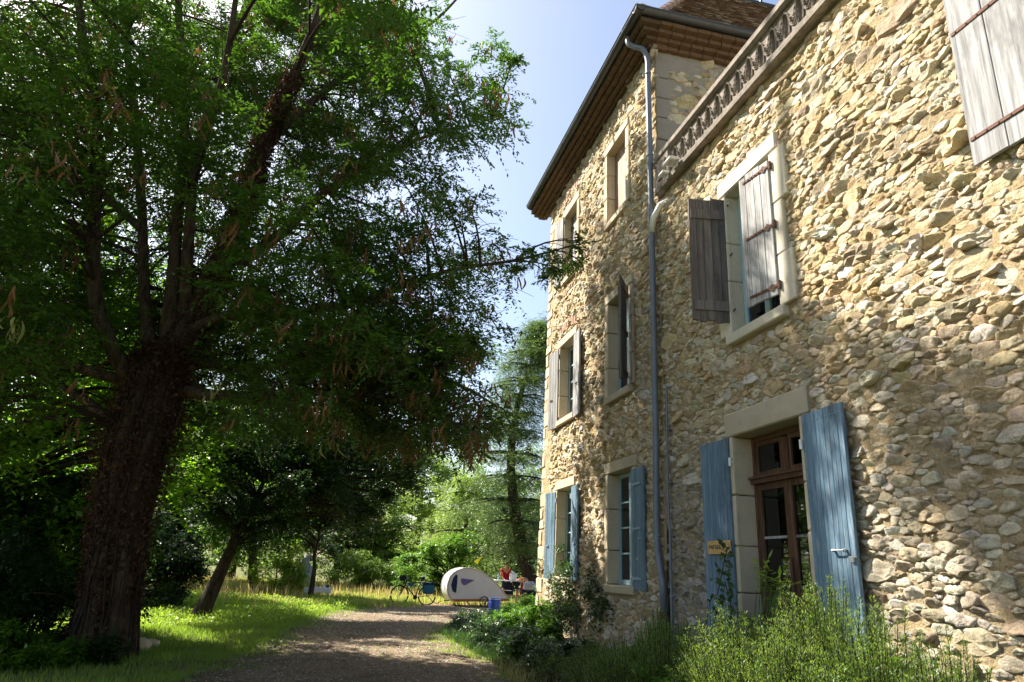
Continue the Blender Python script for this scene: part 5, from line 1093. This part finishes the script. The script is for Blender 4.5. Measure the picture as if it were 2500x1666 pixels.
# ============================================================ things on the lawn
def frame_thing(nm, label, cat, px, py, Y, rot=0, z=None):
    p = at(px, py, Y); z = float(hgt(p[0], Y)) if z is None else z; return thing(nm, label, cat, (p[0], Y, z), rot)
RUB = simple('tyre_rubber', (.02, .02, .02), .8, .3, bmp=0); TEAL = simple('teal_fabric', (.02, .10, .16), .8, .2, bmp=0); NAVY = simple('navy_fabric', (.012, .013, .02), .8, .2, bmp=0)
CREAM = simple('cream_canvas', (.56, .53, .50), .85, .2, 0, .12, 3); SILVER = simple('silver_shell', (.62, .64, .68), .35, .5, .2, .08, 3, 0); ORNG = simple('orange_trim', (.42, .17, .06), .7, .3, bmp=0)
PURP = simple('purple_window', (.07, .05, .20), .4, .5, bmp=0); YEL = simple('yellow_cloth', (.85, .72, .02), .7, .2, bmp=0); BLUEP = simple('blue_plastic', (.01, .05, .33), .45, .5, bmp=0); GREYC = simple('grey_canvas', (.33, .34, .36), .85, .2)
RED = simple('red_cotton', (.35, .015, .03), .9, .1, bmp=0); SKIN = simple('skin', (.50, .27, .18), .6, .3, bmp=0); HAIR = simple('brown_hair', (.06, .035, .02), .7, .3, bmp=0); ORC = simple('orange_cotton', (.75, .27, .12), .9, .1, bmp=0); DKC = simple('dark_shorts', (.02, .03, .06), .9, .1, bmp=0)
WHITEP = simple('white_plastic', (.72, .74, .76), .4, .4, bmp=0, var=.05)
# --- bicycle, side on; local x runs towards the rear wheel
bk_ = frame_thing('bicycle', 'black touring bicycle with handlebar bag and teal panniers, hitched to the teardrop caravan', 'bicycle', 1006, 1480, 28.0, math.radians(10))
def wheel(parent, cx, cy, r_, tyre=.023, spokes=18, nm='wheel'):
    w = MB(); w.cyl((cx, cy, r_), 'y', .022, .07, 10); hub = w.build(nm, MT['steel'], parent)
    t = MB(); th_ = np.linspace(0, 2*math.pi, 36, endpoint=False); t.tube([(cx+r_*.955*math.cos(a), cy, r_+r_*.955*math.sin(a)) for a in th_], tyre, 7, closed=True); t.build('tyre', RUB, hub)
    t = MB(); t.tube([(cx+r_*.89*math.cos(a), cy, r_+r_*.89*math.sin(a)) for a in th_], .009, 6, closed=True); t.build('rim', MT['iron'], hub)
    t = MB(); [t.tube([(cx, cy+(.025 if k % 2 else -.025), r_), (cx+r_*.89*math.cos(a), cy, r_+r_*.89*math.sin(a))], .0016, 3) for k, a in enumerate(np.linspace(0, 2*math.pi, spokes, endpoint=False))]; t.build('spokes', MT['steel'], hub, kind='stuff')
    return hub
fw_ = wheel(bk_, -.52, 0, .355); rw_ = wheel(bk_, .55, 0, .355)
m = MB(); m.cyl((-.49, .0, .52), 'y', .04, .012, 10); m.build('reflector', ORNG, fw_)
b = MB(); BB = (.10, 0, .28); ST = (.25, 0, .80); HT = (-.30, 0, .86); HB = (-.33, 0, .72)
for p, q, w_ in ((BB, ST, .018), (BB, HB, .02), (ST, HT, .017), (HT, HB, .02), (BB, (.55, .03, .355), .011), (BB, (.55, -.03, .355), .011), (ST, (.55, .03, .355), .009), (ST, (.55, -.03, .355), .009)): b.tube([p, q], w_, 8)
b.build('frame', MT['iron'], bk_)
b = MB(); [b.tube([HB, (-.36, s_*.04, .62), (-.52, s_*.045, .355)], .013, 7) for s_ in (-1, 1)]; b.build('fork', MT['iron'], bk_)
b = MB(); b.tube([HT, (-.29, 0, .96), (-.36, 0, 1.0)], .014, 7); b.tube([(-.26, -.28, 1.02), (-.36, -.12, 1.0), (-.36, .12, 1.0), (-.26, .28, 1.02)], .011, 7); b.tube([(-.26, -.28, 1.02), (-.20, -.28, 1.0)], .016, 7); b.tube([(-.26, .28, 1.02), (-.20, .28, 1.0)], .016, 7); b.build('handlebar', MT['iron'], bk_)
b = MB(); b.tube([ST, (.29, 0, .97)], .013, 7); b.build('seat_post', MT['iron'], bk_)
b = MB(); b.tube([(.18, 0, .985), (.26, 0, .985), (.34, 0, .99), (.40, 0, .995)], [.018, .035, .065, .07], 8); b.box(.26, .38, -.04, .04, .86, .95, 0, .02); b.build('saddle', MT['iron'], bk_)
b = MB(); b.cyl((.10, .04, .28), 'y', .085, .006, 16); b.tube([(.10, .05, .28), (.14, .05, .12)], .01, 6); b.tube([(.10, -.05, .28), (.06, -.05, .44)], .01, 6); b.box(.10, .18, .05, .13, .11, .13); b.box(.02, .10, -.13, -.05, .43, .45); b.build('crankset', MT['iron'], bk_)
b = MB(); b.box(.35, .78, -.06, .06, .765, .78); b.tube([(.42, .06, .77), (.55, .06, .36)], .006, 5); b.tube([(.42, -.06, .77), (.55, -.06, .36)], .006, 5); b.build('luggage_rack', MT['iron'], bk_)
for s_ in (-1, 1):
    b = MB(); b.box(.36 if s_ < 0 else .40, .76, min(s_*.07, s_*.21), max(s_*.07, s_*.21), .42, .80, .01, .05); pn_ = b.build('pannier', TEAL, bk_); b = MB(); b.box(.36, .80, min(s_*.065, s_*.215), max(s_*.065, s_*.215), .74, .83, .01, .03); b.build('flap', NAVY if s_ < 0 else TEAL, pn_)
b = MB(); b.box(-.55, -.35, -.13, .13, .86, 1.06, .01, .04); b.build('handlebar_bag', NAVY, bk_)
b = MB(); b.prism([(-.26, .80), (.02, .78), (-.06, .66), (-.2, .68)], -.03, .03); b.build('frame_bag', TEAL, bk_)
b = MB(); b.tube(smooth_path(np.array([(.58, 0, .34), (.75, .02, .2), (.90, .02, .10), (1.0, .02, .10), (1.15, .03, .18)]), 4), .014, 6); b.build('tow_bar', MT['iron'], bk_)
# --- teardrop caravan
Yc = 28.6; pL = at(1085, 1462, Yc); cv = thing('teardrop_caravan', 'small cream teardrop bicycle caravan with purple window and orange skirt', 'caravan', (pL[0], Yc, float(hgt(pL[0], Yc))), math.radians(8))
def cpt(px, py): p = at(px, py, Yc); return (p[0]-pL[0], p[2]-float(hgt(pL[0], Yc)))
out = smooth_path(np.array([(x, 0, z) for x, z in [cpt(*p) for p in ((1096, 1468), (1086, 1448), (1085, 1428), (1092, 1408), (1108, 1394), (1130, 1387), (1152, 1389), (1176, 1399), (1200, 1417), (1222, 1441), (1238, 1462), (1240, 1468))]]), 5)[:, [0, 2]]
HWc = .42; cen_ = out.mean(0)
def shell(poly, y0, y1, nm, mat, par=cv, grow_=1.0): q = cen_+(poly-cen_)*grow_; b = MB(); b.prism([tuple(p) for p in q], y0, y1); return b.build(nm, mat, par)
body = shell(out, -HWc, HWc, 'body', CREAM, grow_=.965); n_ = len(out)
b = MB(); b.tube([(x, -HWc-.005, z) for x, z in out], .022, 7); b.tube([(x, HWc+.005, z) for x, z in out], .022, 7); b.build('rim_trim', simple('tan_trim', (.46, .40, .32), .6, .3, bmp=0), cv)
b = MB(); k1 = int(n_*.5); seg = out[:k1]; V = [(x, -HWc+.02, z) for x, z in seg]+[(x, HWc-.02, z) for x, z in seg]; b.add(V, [(k, k+1, k1+k+1, k1+k) for k in range(k1-1)]); b.build('front_shell', SILVER, cv, smooth=True)
seg = out[k1-1:]; k2 = len(seg); b = MB(); b.add([(x, -HWc+.02, z) for x, z in seg]+[(x, HWc-.02, z) for x, z in seg], [(k, k+1, k2+k+1, k2+k) for k in range(k2-1)]); b.build('roof_canvas', CREAM, cv, smooth=True)
def flat_poly(pts, nm, mat, y=-HWc-.02, par=cv, t=.012): b = MB(); b.prism([cpt(*p) for p in pts], y, y+t); return b.build(nm, mat, par)
flat_poly([(1106, 1402), (1110, 1405), (1109, 1420), (1106, 1447), (1098, 1443), (1094, 1428), (1099, 1411)], 'entry_shade', DKC)  # flat dark panel stands in for the shade inside the open entry
flat_poly([(1119.5, 1411.5), (1152, 1416), (1130, 1428), (1123, 1427), (1119, 1420)], 'window', PURP)
sk = flat_poly([(1097, 1461.5), (1239, 1461.5), (1243, 1467.5), (1100, 1468.5)], 'skirt', ORNG, -HWc-.03)
q = MB()
for k in range(26): x0_ = 1104+k*5.1; q.prism([cpt(x0_, 1463), cpt(x0_+2.6, 1463), cpt(x0_+2.2, 1466.4), cpt(x0_+.4, 1466.4)], -HWc-.036, -HWc-.031)
q.build('scallops', simple('brown_scallop', (.16, .06, .03), .8, .2, bmp=0), sk, kind='stuff')
for (px_, yy) in ((1175.5, -HWc-.07), (1163, HWc+.05)):
    p_ = at(px_, 1470, Yc); wheel(cv, p_[0]-pL[0], yy, .195, .017, 12)
b = MB(); b.box(.35, 1.9, -.3, .3, .12+.06, .24); b.box(.0, .35, -.05, .05, .16, .2); b.build('chassis', MT['iron'], cv)
fx, fz = cpt(1169, 1390); gx, gz = cpt(1168, 1378); b = MB(); b.tube([(fx, 0, fz-.25), (gx, 0, gz-.05), (cpt(1180, 1360)[0], 0, cpt(1180, 1360)[1])], .007, 6); pole = b.build('flag_pole', MT['iron'], cv)
b = MB(); A_, B_, C_ = cpt(1160, 1371), cpt(1182, 1358), cpt(1169, 1379); b.add([(A_[0], .0, A_[1]), (B_[0], .06, B_[1]), (C_[0], 0, C_[1]), (A_[0], .006, A_[1]), (B_[0], .066, B_[1]), (C_[0], .006, C_[1])], [(0, 1, 2), (5, 4, 3), (0, 1, 4, 3), (1, 2, 5, 4), (2, 0, 3, 5)]); b.build('flag', YEL, pole)
# --- barrel
p = at(1206, 1509, 22.3); brl = thing('plastic_barrel', 'blue plastic barrel half hidden by the green bush at the path edge', 'barrel', (p[0], 22.3, float(hgt(p[0], 22.3))))
b = MB(); b.tube([(0, 0, .02), (0, 0, .1), (0, 0, .3), (0, 0, .5), (0, 0, .53)], [.17, .182, .19, .182, .17], 22); b.build('drum', BLUEP, brl, True); b = MB(); b.cyl((0, 0, .54), 'z', .188, .03, 22); b.build('lid', BLUEP, brl); b = MB(); b.cyl((0, 0, .52), 'z', .192, .018, 22); b.build('clamp_ring', MT['steel'], brl)
# --- white bench with things on it
p = at(774, 1456, 31.2); bn = thing('low_bench', 'low white bench in the grass beside the slender tree', 'bench', (p[0], 31.2, float(hgt(p[0], 31.2)))); b = MB(); b.box(-.54, .54, -.2, .2, .20, .40, .004, .01); b.build('seat', WHITEP, bn)
for sx in (-.42, .42): b = MB(); b.box(sx-.05, sx+.05, -.17, .17, -.03, .2); b.build('leg', WHITEP, bn)
for dx, nm, lb, mt in ((.22, 'plastic_pot', 'small white pot on the low bench', WHITEP), (.38, 'plastic_pot', 'teal pot at the right end of the low bench', TEAL)):
    t = thing(nm, lb, 'pot', (p[0]+dx, 31.2, float(hgt(p[0], 31.2))+.40), 0, 'pots on the low bench'); b = MB(); b.tube([(0, 0, 0), (0, 0, .1)], [.05, .07], 12); b.build('pot_body', mt, t); b = MB(); b.cyl((0, 0, .1), 'z', .075, .015, 12); b.build('pot_rim', mt, t)
# --- tent
p = at(742, 1372, 44); tn = thing('ridge_tent', 'small pale grey ridge tent far behind the tall grass', 'tent', (p[0], 44, p[2]-1.0))
tz = float(tn.location[2]); b = MB(); b.add([(-.85, -.6, .35), (.25, -.9, .35), (.35, -.3, 1.45), (-.05, .9, 1.4), (-.95, 1.1, .35), (.75, .9, .35)], [(0, 1, 2), (0, 2, 3, 4), (1, 5, 3, 2)]); b.build('fly_sheet', GREYC, tn)
b = MB(); b.add([(-.85, -.6, .35), (.25, -.9, .35), (.75, .9, .35), (-.95, 1.1, .35), (-.85, -.6, -.9), (.25, -.9, -.9), (.75, .9, -.9), (-.95, 1.1, -.9)], [(0, 1, 5, 4), (1, 2, 6, 5), (2, 3, 7, 6), (3, 0, 4, 7)]); b.build('side_walls', GREYC, tn); b = MB(); b.tube([(.35, -.31, -.9), (.35, -.31, 1.5)], .02, 6); b.build('tent_pole', MT['iron'], tn)
# --- people
def skin_body(name, J, E, Rr, mat, parent, sub=2):
    me = bpy.data.meshes.new(name); me.from_pydata(J, E, []); me.update(); o = bpy.data.objects.new(name, me); COL.objects.link(o); o.parent = parent; me.materials.append(mat)
    m = o.modifiers.new('skin', 'SKIN'); me.skin_vertices.new(name='s') if not me.skin_vertices else None
    for i, v in enumerate(me.skin_vertices[0].data): v.radius = Rr[i] if isinstance(Rr[i], tuple) else (Rr[i], Rr[i]); v.use_root = (i == 0)
    s_ = o.modifiers.new('sub', 'SUBSURF'); s_.levels = s_.render_levels = sub; return o
def person(label, loc, rot, pose, shirt, group=None, hair=HAIR):
    t = thing('person', label, 'person', loc, rot, group); P = dict(pelvis=(0, 0, .93), waist=(0, 0, 1.06), chest=(0, 0, 1.3), neck=(0, 0, 1.47), head=(0, -.01, 1.58), crown=(0, -.01, 1.70), sl=(-.19, 0, 1.40), sr=(.19, 0, 1.40), el=(-.25, -.02, 1.13), er=(.25, -.02, 1.13), wl=(-.26, -.1, .9), wr=(.26, -.1, .9), hl=(-.09, 0, .9), hr=(.09, 0, .9), kl=(-.1, -.02, .5), kr=(.1, -.02, .5), al=(-.1, .02, .09), ar=(.1, .02, .09), tl=(-.11, -.14, .03), tr=(.11, -.14, .03))
    P.update(pose); K = list(P); ix = {k: i for i, k in enumerate(K)}; rad = dict(pelvis=(.14, .10), waist=(.125, .09), chest=(.15, .10), neck=.05, head=(.075, .088), crown=.05, sl=.06, sr=.06, el=.042, er=.042, wl=.028, wr=.028, hl=.085, hr=.085, kl=.056, kr=.056, al=.038, ar=.038, tl=.034, tr=.034)
    E = [('pelvis', 'waist'), ('waist', 'chest'), ('chest', 'neck'), ('neck', 'head'), ('head', 'crown'), ('chest', 'sl'), ('chest', 'sr'), ('sl', 'el'), ('sr', 'er'), ('el', 'wl'), ('er', 'wr'), ('pelvis', 'hl'), ('pelvis', 'hr'), ('hl', 'kl'), ('hr', 'kr'), ('kl', 'al'), ('kr', 'ar'), ('al', 'tl'), ('ar', 'tr')]
    skin_body('body', [P[k] for k in K], [(ix[a], ix[b_]) for a, b_ in E], [rad[k] for k in K], SKIN, t)
    def sub(nm, keys, edges, f, mat): jj = [P[k] for k in keys]; jx = {k: i for i, k in enumerate(keys)}; skin_body(nm, jj, [(jx[a], jx[b_]) for a, b_ in edges], [tuple(np.array(rad[k] if isinstance(rad[k], tuple) else (rad[k],)*2)*f+.008) for k in keys], mat, t)
    P['ml'] = tuple((np.array(P['sl'])+np.array(P['el']))/2); P['mr'] = tuple((np.array(P['sr'])+np.array(P['er']))/2); rad['ml'] = rad['mr'] = .052
    sub('shirt', ['waist', 'pelvis', 'chest', 'sl', 'sr', 'ml', 'mr'], [('waist', 'pelvis'), ('waist', 'chest'), ('chest', 'sl'), ('chest', 'sr'), ('sl', 'ml'), ('sr', 'mr')], 1.12, shirt)
    P['ql'] = tuple(np.array(P['hl'])*.25+np.array(P['kl'])*.75); P['qr'] = tuple(np.array(P['hr'])*.25+np.array(P['kr'])*.75); rad['ql'] = rad['qr'] = .07
    sub('shorts', ['pelvis', 'hl', 'hr', 'ql', 'qr'], [('pelvis', 'hl'), ('pelvis', 'hr'), ('hl', 'ql'), ('hr', 'qr')], 1.1, DKC)
    h = np.array(P['head']); c = np.array(P['crown']); b = MB(); m_ = h*.35+c*.65+np.array([0, .015, .0]); b.ell(tuple(m_), .088, .1, .085, 12, 7); b.build('hair', hair, t, True)
    for s_ in (-1, 1): b = MB(); b.ell((h[0]+s_*.03, h[1]-.085, h[2]+.01), .011, .008, .008, 6, 4); b.build('eye', DKC, t)
    b = MB(); b.ell((h[0], h[1]-.10, h[2]-.02), .012, .016, .022, 6, 4); b.build('nose', SKIN, t)
    for s_, w in ((-1, 'wl'), (1, 'wr')):
        e = np.array(P['el' if s_ < 0 else 'er']); w = np.array(P[w]); d = unit(w-e); b = MB(); b.tube([w, w+d*.09], [.03, .036], 8)
        for q_ in range(4): o_ = np.array([0, (q_-1.5)*.018, 0]); b.tube([w+d*.085+o_, w+d*(.15+.01*(1.5-abs(q_-1.5)))+o_*1.1+np.array([0, -.008, 0]), w+d*.175+o_+np.array([-s_*.012, -.012, 0])], [.010, .009, .007], 6)
        b.tube([w+d*.03+np.array([0, -.025, 0]), w+d*.08+np.array([-s_*.01, -.055, 0])], [.011, .009], 6); b.build('hand', SKIN, t)
    return t
pp = at(1236, 1374, 31.5); person('standing person in a red t-shirt and dark shorts behind the caravan tail', (pp[0], 31.5, float(hgt(pp[0], 31.5))), math.radians(10), dict(wl=(-.2, -.28, 1.0), el=(-.27, -.1, 1.14), kr=(.11, -.1, .5), head=(0, -.035, 1.57), crown=(0, -.05, 1.69)), RED)
pp = at(1262, 1410, 30.6); person('person in an orange top bending forward beside the water can', (pp[0], 30.6, float(hgt(pp[0], 30.6))), math.radians(75), dict(waist=(0, -.12, 1.02), chest=(0, -.36, 1.08), neck=(0, -.52, 1.04), head=(0, -.63, .98), crown=(0, -.72, .90), sl=(-.18, -.42, 1.04), sr=(.18, -.42, 1.04), el=(-.2, -.5, .78), er=(.2, -.5, .78), wl=(-.18, -.58, .54), wr=(.16, -.6, .52)), ORC)
p = at(1222, 1417, 30.2); tb_ = thing('camp_table', 'white folding camp table behind the tail of the caravan', 'table', (p[0], 30.2, float(hgt(p[0], 30.2)))); zt = p[2]-tb_.location[2]
b = MB(); b.box(-.3, .95, -.3, .3, zt-.02, zt+.015, 0, .01); b.build('tabletop', WHITEP, tb_)
for x in (-.27, .91):
    for y in (-.27, .27): b = MB(); b.tube([(x, y, 0), (x*.9, y, zt-.02)], .013, 6); b.build('leg', MT['steel'], tb_)
t = thing('water_can', 'white plastic water can standing on the camp table', 'water can', (p[0]+.50, 30.05, p[2]+.016)); b = MB(); b.box(-.15, .15, -.10, .10, 0, .30, .0, .05); b.tube([(0, 0, .29), (0, 0, .36)], [.10, .035], 12); b.build('can_body', WHITEP, t); b = MB(); b.cyl((0, 0, .375), 'z', .035, .03, 10); b.build('cap', TEAL, t); b = MB(); b.tube([(-.1, 0, .28), (-.08, 0, .36), (-.03, 0, .37)], .012, 6); b.build('handle', WHITEP, t)
t = thing('water_bottle', 'pale blue bottle at the left end of the camp table', 'bottle', (p[0]-.12, 30.1, p[2]+.016)); b = MB(); b.tube([(0, 0, 0), (0, 0, .18), (0, 0, .23), (0, 0, .26)], [.042, .042, .018, .018], 10); b.build('bottle_body', MT['pale_blue'], t); b = MB(); b.cyl((0, 0, .27), 'z', .02, .025, 8); b.build('cap', TEAL, t)
# second bicycle / camp chairs by the cedar
def camp_chair(label, px, Y, rot, mat):
    p = at(px, 1450, Y); t = thing('camp_chair', label, 'chair', (p[0], Y, float(hgt(p[0], Y))), rot, 'camp chairs by the table'); b = MB(); b.box(-.24, .24, -.22, .22, .42, .435); b.build('seat', mat, t); b = MB(); b.add([(-.24, .22, .45), (.24, .22, .45), (.26, .34, .92), (-.26, .34, .92), (-.24, .232, .45), (.24, .232, .45), (.26, .352, .92), (-.26, .352, .92)], [(0, 1, 2, 3), (7, 6, 5, 4), (0, 3, 7, 4), (1, 2, 6, 5), (3, 2, 6, 7)]); b.build('backrest', mat, t)
    for x in (-.25, .25):
        for y0_, y1_ in ((-.24, .24), (.24, -.24)): b = MB(); b.tube([(x, y0_, 0), (x, y1_, .44)], .012, 6); b.build('leg', MT['steel'], t)
    b = MB(); b.tube([(-.25, -.22, .62), (-.25, .3, .62)], .014, 6); b.tube([(.25, -.22, .62), (.25, .3, .62)], .014, 6); b.build('armrests', MT['iron'], t); return t
camp_chair('black and red folding chair in front of the bending person', 1252, 29.4, math.radians(30), NAVY); camp_chair('dark red folding chair close to the cedar trunk', 1276, 29.3, math.radians(-40), RED)
p = at(1290, 1412, 29.6); t = thing('rucksack', 'dark rucksack with grey rain cover leaning on the cedar trunk', 'bag', (p[0]-.02, 29.4, float(hgt(p[0], 29.4)))); b = MB(); b.box(-.26, .26, -.2, .2, .0, .75, .02, .09); b.build('sack', NAVY, t); b = MB(); b.box(-.22, .24, -.23, .17, .62, 1.02, .02, .09); b.build('rain_cover', GREYC, t); b = MB(); b.tube([(-.1, -.21, .65), (-.12, -.26, .4), (-.1, -.21, .15)], .02, 6); b.tube([(.1, -.21, .65), (.12, -.26, .4), (.1, -.21, .15)], .02, 6); b.build('straps', MT['iron'], t)
# --- rocks
def rock(label, x, y, s, seed):
    r = np.random.default_rng(seed); b = MB(); b.ell((0, 0, 0), s, s*.7, s*.5, 12, 8); V = np.array(b.V); V *= (1+.22*noise2(V[:, 0]*9/s*.2+seed, V[:, 1]*9/s*.2+V[:, 2]*3, seed)[:, None]); V += r.normal(0, s*.03, V.shape)
    o = obj('rock', V, b.F, MT['ashlar'], None, False); o.location = (x, y, float(hgt(x, y))+s*.2); tag(o, label, 'rock'); o.rotation_euler = (0, 0, r.uniform(0, 3)); return o
q = at(1380, 1583, 13.2); rock('pale rock lying in the verge below the rose bush', q[0], 13.2, .17, 1)
q = at(335, 1580, 13); rock('rough mossy stone at the right foot of the locust trunk', q[0], 13., .26, 2)
q = at(372, 1570, 13.4); rock('smaller flat stone in the lawn right of the locust foot', q[0], 13.4, .18, 3)
# --- fallen stick at the left
t = MB(); t.tube(smooth_path(np.array([at(68, 1448, 11.2), at(120, 1450, 11.3), at(160, 1462, 11.5), at(190, 1490, 11.7)]), 4), [.006]*13, 5); tag(t.build('dead_branch', MT['bark'], None), 'pale dead twig sticking out left of the locust trunk', 'branch')
